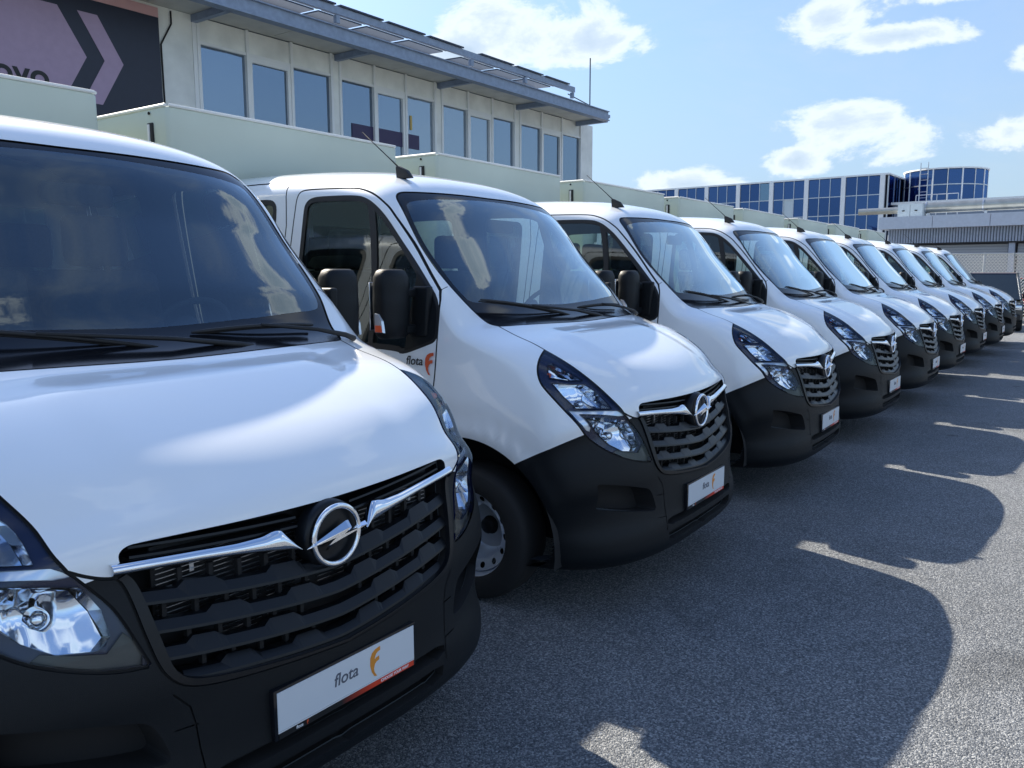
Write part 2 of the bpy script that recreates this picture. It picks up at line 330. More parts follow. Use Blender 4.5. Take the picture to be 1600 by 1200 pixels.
# --- curves read off the photograph, in surface coordinates
ws_top = [(2.907, -.05), (2.907, .06), (2.916, .40), (2.936, .66), (2.962, .84), (2.976, .92), (2.978, .985), (2.962, 1.05), (2.925, 1.09), (2.79, 1.118), (2.64, 1.105), (2.451, 1.063), (2.294, 1.0), (2.182, .946), (2.081, .893), (2.011, .85), (1.985, .815), (1.962, .773)]
ws_bot = [(1.962, .773), (1.950, .72), (1.938, .64), (1.919, .483), (1.898, .181), (1.893, -.05)]
WSo = chai(ws_top, 2) + chai(ws_bot, 2)[1:]
WSi = chai([(2.880, -.05), (2.880, .06), (2.873, .45), (2.885, .72), (2.893, .90), (2.890, .985), (2.862, 1.02), (2.735, 1.045), (2.54, 1.012), (2.343, .962), (2.238, .925), (2.186, .895), (2.160, .84), (2.135, .66), (2.103, .45), (2.078, .12), (2.075, -.05)], 2)
seamH = [(1.962, .773), (1.90, .748), (1.841, .744), (1.74, .750), (1.638, .757)]
lampI = [(1.638, .757), (1.545, .755), (1.446, .756), (1.358, .760), (1.271, .758), (1.177, .748), (1.112, .722)]
lampI2 = [(1.112, .722), (1.066, .690), (1.020, .657), (.984, .634), (.910, .602), (.832, .576)]
lampO = [(.828, .580), (.840, .66), (.890, .787), (.950, .898), (1.016, .981), (1.081, 1.052), (1.154, 1.098), (1.235, 1.125), (1.342, 1.143), (1.425, 1.15), (1.475, 1.118), (1.529, 1.03), (1.582, .905), (1.638, .757)]
tip = [(1.112, .722), (1.090, .690), (1.070, .650), (1.062, .618), (1.068, .597)]
gtl = [(1.068, .597), (1.094, .603), (1.116, .599), (1.128, .574), (1.125, .539)]
gtop = [(1.125, .539), (1.112, .40), (1.102, .27), (1.096, .12), (1.094, -.05)]
gfrm = [(1.068, .597), (1.044, .578), (.975, .560), (.906, .544), (.840, .532), (.805, .524), (.772, .502), (.750, .455), (.728, .35), (.700, .15), (.686, -.05)]
gout = [(1.064, .622), (1.045, .608), (.983, .592), (.878, .570), (.830, .560), (.792, .545), (.755, .512), (.733, .465), (.714, .37), (.690, .16), (.674, -.05)]
c = chai
cH, cLI, cLI2, cLO, cT, cGL, cGT, cGF, cGO = [c(q, 2) for q in (seamH, lampI, lampI2, lampO, tip, gtl, gtop, gfrm, gout)]
HOOD = c(ws_bot, 2)[::-1] + cH[1:] + cLI[1:] + cT[1:] + cGL[1:] + cGT[1:]
LAMP = cLI + cLI2[1:] + cLO
GRI = cGF[::-1] + cGL[1:] + cGT[1:]
FRM = cGO[::-1] + [(1.068, .597)] + cGF[1:]
BMP = [(-.1, -.2), (1.06, -.2), (1.064, .60), (1.075, .66), (1.07, .76), (1.05, .95), (1.081, 1.052), (1.083, 1.399), (1.092, 1.708), (1.096, 1.80), (1.096, 3.6), (-.1, 3.6)]
FOG = c([(.797, 1.025), (.790, .98), (.751, .811), (.705, .65), (.690, .60), (.655, .572), (.60, .545), (.568, .535), (.562, .56), (.60, .75), (.640, .94), (.655, 1.0), (.72, 1.005), (.78, 1.03)], 2, True)
IN1 = [(.458, -.05), (.505, -.05), (.503, .40), (.492, .445), (.470, .445), (.458, .40)]
IN2 = [(.372, -.05), (.428, -.05), (.432, .38), (.425, .435), (.392, .43), (.376, .38)]
ARCH = [q for q in (inv(-.85 + .525*math.cos(t), .345 + .525*math.sin(t)) for t in np.linspace(R(-6), R(186), 60)) if q]
# side outlines in metres (x, z)
DFx = (chai([(-1.067, 1.597), (-1.034, 1.527), (-1.029, 1.408), (-1.032, 1.127), (-1.06, .98), (-1.19, .80), (-1.33, .60), (-1.39, .36)], 2))
DRx = (chai([(-1.067, 1.597), (-1.183, 1.728), (-1.337, 1.916), (-1.426, 2.010), (-1.469, 2.050), (-1.561, 2.110), (-1.651, 2.143), (-1.735, 2.160), (-1.984, 2.168), (-2.12, 2.170), (-2.17, 2.160), (-2.190, 2.12), (-2.195, 2.06), (-2.205, 1.93), (-2.24, 1.1), (-2.25, .36)], 2))
DF, DR = side(DFx), side(DRx); DOORF = DR + DF[::-1]
RDx = [(-3.02, .36), (-3.02, 1.2), (-3.01, 2.228), (-3.0, 2.232), (-2.6, 2.233), (-2.301, 2.229), (-2.30, 2.22), (-2.28, 2.1), (-2.262, 1.969), (-2.285, 1.1), (-2.295, .36)]; RD = side(dens_(RDx, .05))
WINx = (chai([(-2.10, 1.36), (-2.112, 1.6), (-2.107, 2.03), (-2.10, 2.085), (-2.05, 2.108), (-1.964, 2.110), (-1.70, 2.103), (-1.61, 2.078), (-1.529, 2.027), (-1.455, 1.965), (-1.308, 1.812), (-1.149, 1.638), (-1.050, 1.527), (-1.043, 1.42), (-1.043, 1.352), (-1.10, 1.33), (-1.262, 1.274), (-1.29, 1.295), (-1.6, 1.30), (-2.04, 1.305), (-2.09, 1.32)], 2, True))
RWINx = (chai([(-2.95, 1.36), (-2.96, 2.0), (-2.95, 2.09), (-2.90, 2.115), (-2.45, 2.118), (-2.385, 2.10), (-2.37, 2.04), (-2.365, 1.5), (-2.37, 1.34), (-2.42, 1.31), (-2.88, 1.305), (-2.94, 1.32)], 2, True))
WIN, RWIN = side(WINx), side(RWINx)
TRI = side([(-1.02, 1.30), (-1.02, 1.56), (-1.145, 1.64), (-1.215, 1.70), (-1.225, 1.5), (-1.245, 1.25)])
DIV = side([(-1.655, 2.10), (-1.62, 2.10), (-1.475, 1.28), (-1.51, 1.28)])
L1 = [(1.460, 1.00), (1.535, .89), (1.533, .84), (1.365, .80), (1.40, .90)]
L2 = [(1.425, 1.03), (1.335, .815), (1.285, .800), (1.155, .79), (1.19, .90), (1.235, 1.03), (1.33, 1.045)]
DRLp = [(1.245, 1.10), (1.228, 1.06), (1.132, .755), (1.114, .732), (1.098, .718), (1.104, .76), (1.197, 1.035), (1.10, .992), (1.084, 1.003), (1.10, 1.035), (1.17, 1.08)]
L3 = [(1.172, 1.015), (1.095, .785), (1.068, .705), (1.00, .668), (.930, .655), (.905, .69), (.930, .79), (.985, .875), (1.07, .957)]
GREYP = [(.835, .595), (.860, .70), (.895, .785), (.935, .855), (.945, .83), (.915, .75), (.892, .67), (.93, .625), (.90, .602), (.86, .587)]
def strip_xz(P, hw, closed=False):
    A = np.array(dens_(P, .04, closed)); n = len(A)
    if closed: T = np.roll(A, -1, 0) - np.roll(A, 1, 0)
    else: T = np.empty_like(A); T[1:-1] = A[2:] - A[:-2]; T[0] = A[1] - A[0]; T[-1] = A[-1] - A[-2]
    T /= np.linalg.norm(T, axis=1, keepdims=True); Nn = np.stack([-T[:, 1], T[:, 0]], 1) * hw
    a = [inv(*q) for q in A + Nn]; b = [inv(*q) for q in A - Nn]; out = []
    for i in range(n if closed else n - 1):
        j = (i + 1) % n
        if None not in (a[i], a[j], b[j], b[i]): out.append([a[i], a[j], b[j], b[i]])
    return out, [q for q in a if q], [q for q in b if q]
polys = {}; edges_in = []
HW = .0042
gaps = []
def addcurve(P, closed=False): edges_in.append((dens_(P, .03, closed), closed))
for P, cl in ((WSo, 0), (WSi, 0), (HOOD, 0), (LAMP, 1), (GRI, 0), (FRM, 0), (BMP, 0), (FOG, 1), (IN1, 0), (IN2, 0), (ARCH, 0), (WIN, 1), (RWIN, 1), (TRI, 0), (DIV, 1), (L1, 1), (L2, 1), (L3, 1), (DRLp, 1), (GREYP, 1)):
    addcurve(P, bool(cl))
def addstrip(P, hw, closed=False, kind='gap', xz=False):
    qs, a, b = (strip_xz if xz else strip)(P, hw, closed); gaps.append((kind, qs))
    edges_in.append(([tuple(q) for q in a], closed)); edges_in.append(([tuple(q) for q in b], closed))
addstrip(cH + cLI[1:] + cT[1:], HW)
addstrip(cLI2, HW * .8); addstrip(cLO, HW)
addstrip(side([(-.20, .93)]) and [(1.081, 1.052), (1.083, 1.399), (1.092, 1.708)], .003)
addstrip(c(ws_top, 2), .005); addstrip(c(ws_bot, 2), .006)
addstrip(cGO, .003)
addstrip(DFx, HW, xz=True); addstrip(DRx, HW, xz=True); addstrip(RDx, HW, xz=True)
addstrip([(2.304, 1.18), (2.303, 1.04)], .002)
addstrip([(.737, .532), (.70, .50), (.689, .491), (.64, .478), (.571, .467), (.51, .456), (.44, .45)], .0022)
addstrip([(.640, .53), (.636, .47)], .002); addstrip([(.52, .52), (.515, .46)], .002)
addstrip(WINx, .015, True, 'rubber', True); addstrip(RWINx, .015, True, 'rubber', True)
# --- triangulate the half-cab domain once
gu = np.arange(0, UMAX + 1e-6, UMAX / 170); pts = []
for i, u in enumerate(gu):
    wm = float(wmax(np.array(u))); ws_ = list(np.linspace(0, .7, 22)) + list(np.linspace(.7, HP, 42)[1:])
    ws_ += list(np.linspace(HP, wm, max(3, int((wm - HP) / .055)))[1:])
    pts += [(float(u), float(q)) for q in ws_]
cv = list(pts); ce = []
# outer boundary
for P, cl in edges_in:
    k = len(cv); cv += [(min(max(float(a), 0.), UMAX), max(float(b), 0.)) for a, b in P]
    n_ = len(P)
    ce += [(k + i, k + i + 1) for i in range(n_ - 1)] + ([(k + n_ - 1, k)] if cl else [])
res = delaunay_2d_cdt([Vector(p) for p in cv], ce, [], 0, 1e-5)
UV = np.array([(v[0], v[1]) for v in res[0]]); TR = np.array([f for f in res[2] if len(f) == 3])
cen = UV[TR].mean(1)
area = .5 * np.abs((UV[TR[:, 1], 0]-UV[TR[:, 0], 0])*(UV[TR[:, 2], 1]-UV[TR[:, 0], 1]) - (UV[TR[:, 2], 0]-UV[TR[:, 0], 0])*(UV[TR[:, 1], 1]-UV[TR[:, 0], 1]))
ok = (area > 1e-9) & (cen[:, 1] < wmax(cen[:, 0]) + .01) & (cen[:, 0] > 0) & (cen[:, 0] < UMAX)
TR = TR[ok]; cen = cen[ok]
def inpoly(P, Q=None):
    Q = cen if Q is None else Q
    P = np.array(P, float); r = np.zeros(len(Q), bool); j = len(P) - 1; x, y = Q[:, 0], Q[:, 1]
    for i in range(len(P)):
        xi, yi = P[i]; xj, yj = P[j]
        cnd = ((yi > y) != (yj > y))
        if cnd.any():
            with np.errstate(divide='ignore', invalid='ignore'): r ^= cnd & (x < (xj - xi) * (y - yi) / (yj - yi + 1e-18) + xi)
        j = i
    return r
lab = np.full(len(TR), 'cab', dtype='<U14')
C3 = S(cen[:, 0], cen[:, 1])
fend = (C3[:, 0] > -1.062) & (cen[:, 0] < 2.304) & ((C3[:, 2] < 1.61))
lab[fend] = 'fender'
lab[inpoly(DOORF)] = 'door'; lab[inpoly(RD)] = 'rdoor'
bm_ = inpoly(BMP) & (C3[:, 0] > -.86); lab[bm_] = 'bumper'
hd = inpoly(HOOD); lab[hd] = 'hood'
wso = inpoly(WSo); lab[wso] = 'frit'; lab[inpoly(WSi)] = 'wglass'
gr = inpoly(GRI); lab[inpoly(FRM) & ~gr] = 'frame'; lab[gr] = 'grille'
lab[inpoly(FOG)] = 'fog'; lab[inpoly(IN1)] = 'intake1'; lab[inpoly(IN2)] = 'intake'
lp = inpoly(LAMP); lab[lp] = 'bezel'
for nme, P in (('lgrey', GREYP), ('l1', L1), ('l2', L2), ('l3', L3), ('drl', DRLp)): lab[lp & inpoly(P)] = nme
wi = inpoly(WIN); rw = inpoly(RWIN); lab[wi] = 'sglass'; lab[rw] = 'rglass'
tr_ = inpoly(TRI) & wi; lab[inpoly(DIV) & wi & ~tr_] = 'rubber'
for kind, qs in gaps:
    A = np.array(qs); lo = A.min((0, 1)); hi = A.max((0, 1))
    cand = np.where((cen[:, 0] >= lo[0]) & (cen[:, 0] <= hi[0]) & (cen[:, 1] >= lo[1]) & (cen[:, 1] <= hi[1]))[0]
    m = np.zeros(len(cand), bool)
    for q in qs:
        qa = np.array(q); b0 = qa.min(0); b1 = qa.max(0); cc = cen[cand]
        s_ = np.where((cc[:, 0] >= b0[0]) & (cc[:, 0] <= b1[0]) & (cc[:, 1] >= b0[1]) & (cc[:, 1] <= b1[1]))[0]
        if len(s_): m[s_] |= inpoly(q, cc[s_])
    sel = cand[m]
    if kind == 'gap':
        sel = sel[~np.isin(lab[sel], ['grille', 'l1', 'l2', 'l3', 'drl', 'intake', 'intake1', 'fog'])]
    lab[sel] = kind
lab[tr_] = 'plate'
rr_ = np.hypot(C3[:, 0] + .85, C3[:, 2] - .345)
lab[(rr_ < .5245) & (cen[:, 1] > 1.2)] = 'hole'
P3 = S(UV[:, 0], UV[:, 1]); N3 = SN(UV[:, 0], UV[:, 1])
# orientation of the triangles against the analytic normal
def orient(T, P):
    fn = np.cross(P[T[:, 1]] - P[T[:, 0]], P[T[:, 2]] - P[T[:, 0]]); s = (fn * N3[T[:, 0]]).sum(1) < 0
    T = T.copy(); T[s] = T[s][:, ::-1]; return T
def region(names, off=0.0, sides=(1, -1), vec=None, walls=None):
    m = np.isin(lab, names); T = TR[m]; P = P3 + (N3 * off if vec is None else np.array(vec)); T = orient(T, P3)
    V = []; Nn = []; F = []
    for s in sides:
        used, invx = np.unique(T, return_inverse=True); TT = invx.reshape(T.shape); f = np.array([1, s, 1]); k = len(V)
        pv = P[used] * f; nv = N3[used] * f
        ff = TT if s > 0 else TT[:, ::-1]
        V += list(pv); Nn += list(nv); F += [tuple(t + k) for t in ff]
        if walls is not None:   # rim from the surface down to the sunk floor
            ed = {}
            for t in T:
                for a, b in ((t[0], t[1]), (t[1], t[2]), (t[2], t[0])): ed[(a, b)] = 1
            bnd = [(a, b) for a, b in ed if (b, a) not in ed and not (UV[a, 1] < 1e-4 and UV[b, 1] < 1e-4)]
            P0 = P3 + N3 * walls
            for a, b in bnd:
                k2 = len(V); q = [P0[a]*f, P0[b]*f, P[b]*f, P[a]*f]; V += q
                nn = np.cross(q[1] - q[0], q[3] - q[0]); nn = nn / (np.linalg.norm(nn) + 1e-12); Nn += [nn * -1] * 4
                F.append((k2, k2 + 1, k2 + 2, k2 + 3) if s < 0 else (k2 + 3, k2 + 2, k2 + 1, k2))
    return V, F, Nn
def panel(name, names, m, parent, off=0.0, sides=(1, -1), vec=None, walls=None, nrm=True, **kw):
    V, F, Nn = region(names, off, sides, vec, walls)
    return mesh_obj(name, V, F, m, parent, smooth=True, normals=Nn if nrm and walls is None else None, **kw)
# ------------------------------------------------------------------ one van
VG = 'white double-cab vans with tarpaulin boxes parked in a row'
van = thing('delivery_van', 'x', 'van', group=VG)
def on_surf(u, w, off=0.0, s=-1):
    p = S(np.array(u), np.array(w)) + SN(np.array([u]), np.array([w]))[0] * off; return Vector((p[0], p[1] * s, p[2]))
panel('cab_body', ['cab'], PAINT, van)
panel('hood', ['hood'], PAINT, van)
for s in (-1, 1):
    panel('fender', ['fender'], PAINT, van, sides=(s,))
    d = panel('front_door', ['door'], PAINT, van, sides=(s,))
    g = panel('door_window', ['sglass'], SGLASS, d, -.006, sides=(s,)); 
    panel('rear_door', ['rdoor'], PAINT, van, sides=(s,))
    panel('rear_side_window', ['rglass'], SGLASS, van, -.006, sides=(s,))
    panel('mirror_mount', ['plate'], BUMP, van, .003, sides=(s,))
for s in (-1, 1): panel('window_seal', ['rubber'], RUB, van, .001, sides=(s,))
panel('windscreen', ['wglass'], GLASS, van, -.003)
panel('windscreen_border', ['frit'], BLK, van, -.003)
panel('panel_gap', ['gap'], GAPM, van, -.008)
bump = panel('front_bumper', ['bumper'], BUMP, van)
for s in (-1, 1): panel('fog_recess', ['fog'], GAPM, bump, sides=(s,), vec=(-.11, 0, 0), walls=0.0)  # recess floor coloured black in place of deep shade
for q_ in ('intake', 'intake1'): panel('lower_intake', [q_], GAPM, bump, vec=(-.06, 0, 0), walls=0.0)
# inner lining so that nothing shines through
opaque = ['cab', 'hood', 'fender', 'door', 'rdoor', 'bumper', 'gap', 'frit', 'rubber', 'plate', 'frame']
panel('inner_lining', opaque, INT, van, -.035)
# grille ---------------------------------------------------------
gril = panel('grille', ['grille'], GAPM, van, vec=(-.11, 0, 0), walls=0.0)
fr = panel('grille_frame', ['frame'], GRIL, gril, .006, walls=-.01)
def gx(y, z):   # front of the grille surface at height z and half width y
    us = np.linspace(.6, 1.15, 60); P = S(us, np.zeros(60)); u = float(np.interp(z, P[:, 2], us))
    wv_ = np.linspace(0, .75, 60); Q = S(np.full(60, u), wv_); return float(np.interp(abs(y), Q[:, 1], Q[:, 0]))
def gyl(z, kx=0.0): return float(np.interp(z, [.62, .66, .70, .76, .84, .96, .985, 1.05], [.12, .33, .475, .515, .535, .562, .585, .58])) - kx
def droop(y): return -.058 * (1 - min(1, (abs(y) / .56)) ** 1.3)
def slat(z0, bumps, h=.024, deep=.05):
    """bar across the half grille with raised hexagonal steps on its upper face"""
    for s in (-1, 1):
        mb = MB(); ys = []; y = .0
        ym = gyl(z0 + .0) - .004
        ys = sorted(set([round(float(q), 4) for q in np.linspace(.0, ym, 16)] + [q for b_ in bumps for q in (b_[0], b_[0] + .022, b_[1] - .022, b_[1]) if q < ym])); V = []
        for y in ys:
            b = 0.0
            for c0, c1 in bumps:
                b = max(b, min(1, max(0, min((y - c0) / .022, (c1 - y) / .022))))
            zc = z0 + droop(y); xf = gx(y, zc) - .010
            hh = h + .015 * b
            V += [(xf, s*y, zc - .004), (xf - .002, s*y, zc + .003), (xf - .020 - .008*b, s*y, zc + hh), (xf - deep, s*y, zc + hh), (xf - deep, s*y, zc - .004)]
        F = []
        for i in range(len(ys) - 1):
            for j in range(5): F.append((i*5+j, (i+1)*5+j, (i+1)*5+(j+1) % 5, i*5+(j+1) % 5))
        F += [(4, 3, 2, 1, 0), tuple((len(ys)-1)*5 + j for j in range(5))]
        mb.add(V, F); o = mb.obj('grille_slat', GRIL, gril)
slat(.905, [(.10, .22), (.34, .46)]); slat(.835, [(.06, .17), (.28, .40)]); slat(.768, [(.13, .25), (.36, .46)]); slat(.708, [(.06, .17), (.27, .38)], .018)
for zz in (1.022, .998):
    for s in (-1, 1):
        V = []; ys = list(np.linspace(.10, .555, 24)); F = []
        for y in ys:
            zc = zz + droop(y) * .55 + .012; xf = gx(y, zc) - .02
            V += [(xf, s*y, zc), (xf - .002, s*y, zc + .006), (xf - .05, s*y, zc + .006), (xf - .05, s*y, zc)]
        for i in range(23):
            for j in range(4): F.append((i*4+j, (i+1)*4+j, (i+1)*4+(j+1) % 4, i*4+(j+1) % 4))
        autosmooth(MB().add(V, F).obj('grille_slat', GRIL, gril), 25)
mb = MB()
for y in (.08, .17, .25, .33, .41, .49):
    for s in (-1, 1):
        for z0, z1 in ((.70, .76), (.76, .82), (.83, .895), (.90, .965)):
            yy = y + (.03 if z0 in (.76, .90) else 0)
            if yy < gyl(z0) - .03: mb.box(gx(yy, z0) - .065, gx(yy, z0) - .048, s*yy - .006, s*yy + .006, z0 + droop(yy) - .01, z1 + droop(yy) + .01)
mb.obj('grille_uprights', GAPM, gril, kind='stuff')
mb = MB()
for k in range(22):
    z = .705 + k * .0132
    for y0, y1 in ((-.50, -.36), (-.34, -.20), (-.18, -.03), (.0, .15), (.17, .31), (.33, .47)):
        if max(abs(y0), abs(y1)) < gyl(z) - .03: mb.box(-.096, -.090, y0, y1, z, z + .0013)
mb.obj('radiator_fins', RADI, gril, kind='stuff')
mb = MB().box(-.118, -.112, -.5, .5, .64, 1.02); mb.obj('radiator', GAPM, gril)
mb = MB()
for s in (-1, 1):
    mb.box(-.098, -.094, s*.40 - .006, s*.40 + .006, .935, .965)
    mb.box(-.098, -.094, s*.40 - .006, s*.40 + .006, .900, .912)
mb.obj('radiator_clip', RADI, gril)
# chrome wings
for s in (-1, 1):
    ol = [(.606, .985), (.50, .979), (.40, .971), (.30, .960), (.22, .949), (.165, .940), (.118, .929)]
    oh = [(.152, .968), (.170, .984), (.195, .983), (.225, .977), (.30, .977), (.40, .985), (.50, .994), (.606, 1.003)]
    poly = ol + oh; n_ = len(poly)
    zm = lambda y: np.interp(abs(y), [.118, .3, .606], [.94, .965, .995])
    V = []; F = []
    m2 = 14; yl = np.linspace(.606, .122, 40)
    lo_ = np.interp(yl[::-1], [p[0] for p in ol[::-1]], [p[1] for p in ol[::-1]])[::-1]
    hi_ = np.interp(yl[::-1], [.122, .152, .170, .195, .225, .30, .40, .50, .606], [.934, .974, .996, .996, .990, .991, .999, 1.006, 1.012])[::-1]
    for y, a, b in zip(yl, lo_, hi_):
        for j in range(m2):
            t = j / (m2 - 1); zz = a + (b - a) * t; x = gx(y, zz) + .002 + .012 * math.sin(math.pi * t) ** .7 - .008 * math.sin(math.pi * (y - .12) / .49)
            V.append((x, s*y, zz))
    for i in range(len(yl) - 1):
        for j in range(m2 - 1): F.append((i*m2+j, (i+1)*m2+j, (i+1)*m2+j+1, i*m2+j+1))
    # back face
    k = len(V)
    for y, a, b in zip(yl, lo_, hi_):
        V += [(gx(y, a) - .012, s*y, a), (gx(y, b) - .012, s*y, b)]
    for i in range(len(yl) - 1):
        F += [(i*m2, k + 2*i, k + 2*i + 2, (i+1)*m2), (i*m2+m2-1, (i+1)*m2+m2-1, k + 2*i + 3, k + 2*i + 1), (k+2*i, k+2*i+1, k+2*i+3, k+2*i+2)]
    autosmooth(MB().add(V, F).obj('chrome_bar', CHR, gril), 40)
# round emblem with the lightning bolt
em = MB().lathe([(0, -.010), (.084, -.010), (.092, -.013), (.098, -.022), (.100, -.06), (0, -.06)], (-.004, 0, .942), 'X', 48).obj('emblem_disc', GRIL, van); autosmooth(em)
ring = [(.0835 + .0085 * math.cos(t), .004 + .008 * math.sin(t)) for t in np.linspace(0, 2*math.pi, 14)[:-1]]
rg = MB().lathe(ring, (-.004, 0, .942), 'X', 64, close=True).obj('emblem_ring', CHR, em, smooth=True)
blt = [(-.116, -.010), (-.030, .004), (.010, .010), (.026, .034), (.034, .036), (.026, .006), (.118, .012), (.030, -.010), (-.004, -.012), (-.022, -.040), (-.030, -.042), (-.020, -.010), (-.030, -.010)]
blt = [(-.110, -.014), (.034, .033), (.044, .033), (.016, .001), (.110, .015), (-.034, -.035), (-.044, -.035), (-.016, -.003)]
bo = MB().prism(blt, lambda y, z: (.000, y, .942 + z), lambda y, z: (.016, y * .97, .942 + z * .45 + .012 * y)).obj('emblem_bolt', CHR, em)
# number plate
pl = rbox('number_plate', BLK, van, -.02, .043, -.272, .272, .452, .594, .004, 2)
def F3(y, z, d=0.0): return (.0445 + d, y, z)
MB().box(.0432, .0452, -.262, .262, .476, .586).obj('plate_face', PLW, pl)
text_obj('plate_word', 'flota', .052, GREYT, pl, (.0456, .0 - .068, .520), (0, 1, 0), (0, 0, 1), .15, bold=.0004)
def flag_f(name, m, parent, org, ex, ez, h):
    ex = Vector(ex); ez = Vector(ez); nn = ex.cross(ez).normalized(); o3 = Vector(org)
    pol = [[(.36, -.62), (.22, -.40), (.14, -.10), (.16, .20), (.26, .38), (.44, .48), (.70, .52), (.70, .36), (.56, .33), (.46, .26), (.40, .14), (.38, .05), (.48, .12), (.64, .14), (.64, -.02), (.50, -.05), (.40, -.12), (.34, -.30), (.37, -.46), (.50, -.66)]]
    mb_ = MB()
    for P in pol:
        mb_.prism([(a * h, b * h) for a, b in P], lambda a, b: o3 + ex * a + ez * b, lambda a, b: o3 + ex * a + ez * b + nn * .0008)
    return mb_.obj(name, m, parent)
flag_f('plate_mark', ORF, pl, (.0454, .062, .536), (0, 1, 0), (0, 0, 1), .075)
MB().box(.0432, .0453, -.262, .262, .4725, .4745).obj('plate_line', WHT, pl)
gm = bpy.data.materials.new('plate_strip'); gm.use_nodes = True; t_ = gm.node_tree; b_ = t_.nodes['Principled BSDF']
tcx = t_.nodes.new('ShaderNodeTexCoord'); sx = t_.nodes.new('ShaderNodeSeparateXYZ'); t_.links.new(tcx.outputs['Generated'], sx.inputs[0])
rp = t_.nodes.new('ShaderNodeValToRGB'); t_.links.new(sx.outputs[1], rp.inputs[0]); rp.color_ramp.elements[0].position = .42; rp.color_ramp.elements[0].color = (.012, .012, .012, 1)
rp.color_ramp.elements[1].position = .68; rp.color_ramp.elements[1].color = (.68, .05, .015, 1); t_.links.new(rp.outputs[0], b_.inputs['Base Color']); b_.inputs['Roughness'].default_value = .3
MB().box(.0432, .0452, -.260, .260, .4555, .4715).obj('plate_strip', gm, pl)
text_obj('strip_slogan', 'CHOOSE YOUR WAY', .0125, WHT, pl, (.0455, .115, .4595), (0, 1, 0), (0, 0, 1), .1, bold=.0002)
text_obj('strip_word', 'flota', .0135, WHT, pl, (.0455, -.205, .4600), (0, 1, 0), (0, 0, 1), .15)
flag_f('strip_mark', RDF, pl, (.0455, -.170, .4645), (0, 1, 0), (0, 0, 1), .012)
# headlights ------------------------------------------------------
for s in (-1, 1):
    hl = panel('headlight', ['bezel'], BEZ, van, -.012, sides=(s,), walls=0.0)
    panel('lamp_lens', ['bezel', 'l1', 'l2', 'l3', 'drl', 'lgrey'], LENS, hl, .002, sides=(s,))
    panel('lamp_corner', ['lgrey'], LAMPG, hl, -.016, sides=(s,))
    panel('light_guide', ['drl'], DRLM, hl, -.008, sides=(s,), walls=-.018)
    for nm in ('l1', 'l2', 'l3'):
        dp = {'l1': .045, 'l2': .07, 'l3': .075}[nm]
        V, F, Nn = region([nm], 0, (s,), vec=(-dp, 0, -.02), walls=-.012)
        o = mesh_obj({'l1': 'indicator_reflector', 'l2': 'upper_reflector', 'l3': 'main_reflector'}[nm], V, F, REF, hl, smooth=True)
        # faceted, dished reflector floor
        me = o.data; co = np.empty(len(me.vertices) * 3); me.vertices.foreach_get('co', co); co = co.reshape(-1, 3)
        m_ = np.isin(lab, [nm]); cc = C3[m_].mean(0) * [1, s, 1]
        d_ = np.abs(co[:, 1] - cc[1]) + 1.3*np.abs(co[:, 2] - (cc[2] - .02))
        fl = np.arange(len(co)) < len(np.unique(TR[m_]))
        dish = np.where(fl, -.03 + .30*d_ + .0022*np.sin(co[:, 1]*110), 0); co[:, 0] += dish
        me.vertices.foreach_set('co', co.ravel()); me.update()
        me.polygons.foreach_set('use_smooth', [False] * len(me.polygons)) if nm == 'l1' else None
    c1 = on_surf(1.485, .955, -.022, s)
    MB().lathe([(0, .014), (.010, .012), (.013, 0), (.012, -.02), (0, -.02)], c1, 'X', 16).obj('indicator_bulb', ORG, hl, smooth=True)
    for (u_, w__, r_) in ((1.25, .93, .020), (1.02, .82, .024)):
        c1 = on_surf(u_, w__, -.045, s)
        MB().lathe([(0, .012), (r_*.5, .010), (r_*.9, .002), (r_, -.01), (r_*1.05, -.03)], c1, 'X', 24).obj('lamp_bulb_cover', CHR, hl, smooth=True)
# wipers -----------------------------------------------------------
def wiper(b0, b1, piv):
    b0, b1, piv = Vector(b0), Vector(b1), Vector(piv); nn = Vector((.76, 0, .65))
    mid = b0.lerp(b1, .52)
    P = [b0.lerp(b1, t) + nn * (.014 + .016 * math.sin(math.pi * t)) for t in np.linspace(0, 1, 12)]
    o = MB().tube(P, [.004] + [.0075] * 10 + [.005], 8).tube([p - nn * .014 for p in P], .004, 6).obj('wiper', RUB, van, smooth=True)
    q = piv.lerp(mid, .45)
    MB().tube([piv + nn * .004, piv.lerp(mid, .12) + nn * .022, q + nn * .040, mid + nn * .036], [.013, .011, .008, .006], 8).obj('wiper_arm', RUB, o, smooth=True)
    for t in np.linspace(.1, .9, 7): pass
wiper((-.910, -.80, 1.540), (-.828, -.03, 1.432), (-.80, .37, 1.405))
wiper((-.862, .12, 1.470), (-.862, .66, 1.470), (-.81, .84, 1.412))
# cowl and dashboard
o = MB().box(-1.30, -.86, -.80, .80, 1.18, 1.395).obj('dashboard', DASH, van); bevel(o, .07, 5)
rbox('instrument_hood', DASH, o, -1.36, -1.12, .24, .66, 1.36, 1.455, .035, 4)
rbox('centre_console', DASH, o, -1.42, -1.15, -.18, .18, .9, 1.40, .04, 3)
ringp = [(.185 + .014 * math.cos(t), .014 * math.sin(t)) for t in np.linspace(0, 2*math.pi, 11)[:-1]]
sw = MB().lathe(ringp, (0, 0, 0), 'X', 40, close=True)
sw.tube([(-.03, -.18, 0), (-.03, .18, 0)], .018, 8).tube([(-.03, 0, 0), (-.03, 0, -.18)], .018, 8).lathe([(0, .02), (.06, .015), (.075, -.02), (0, -.05)], (-.03, 0, 0), 'X', 20)
sw = sw.obj('steering_wheel', SEAT, van, smooth=True); sw.location = (-1.36, .43, 1.42); sw.rotation_euler = (0, R(32), 0)
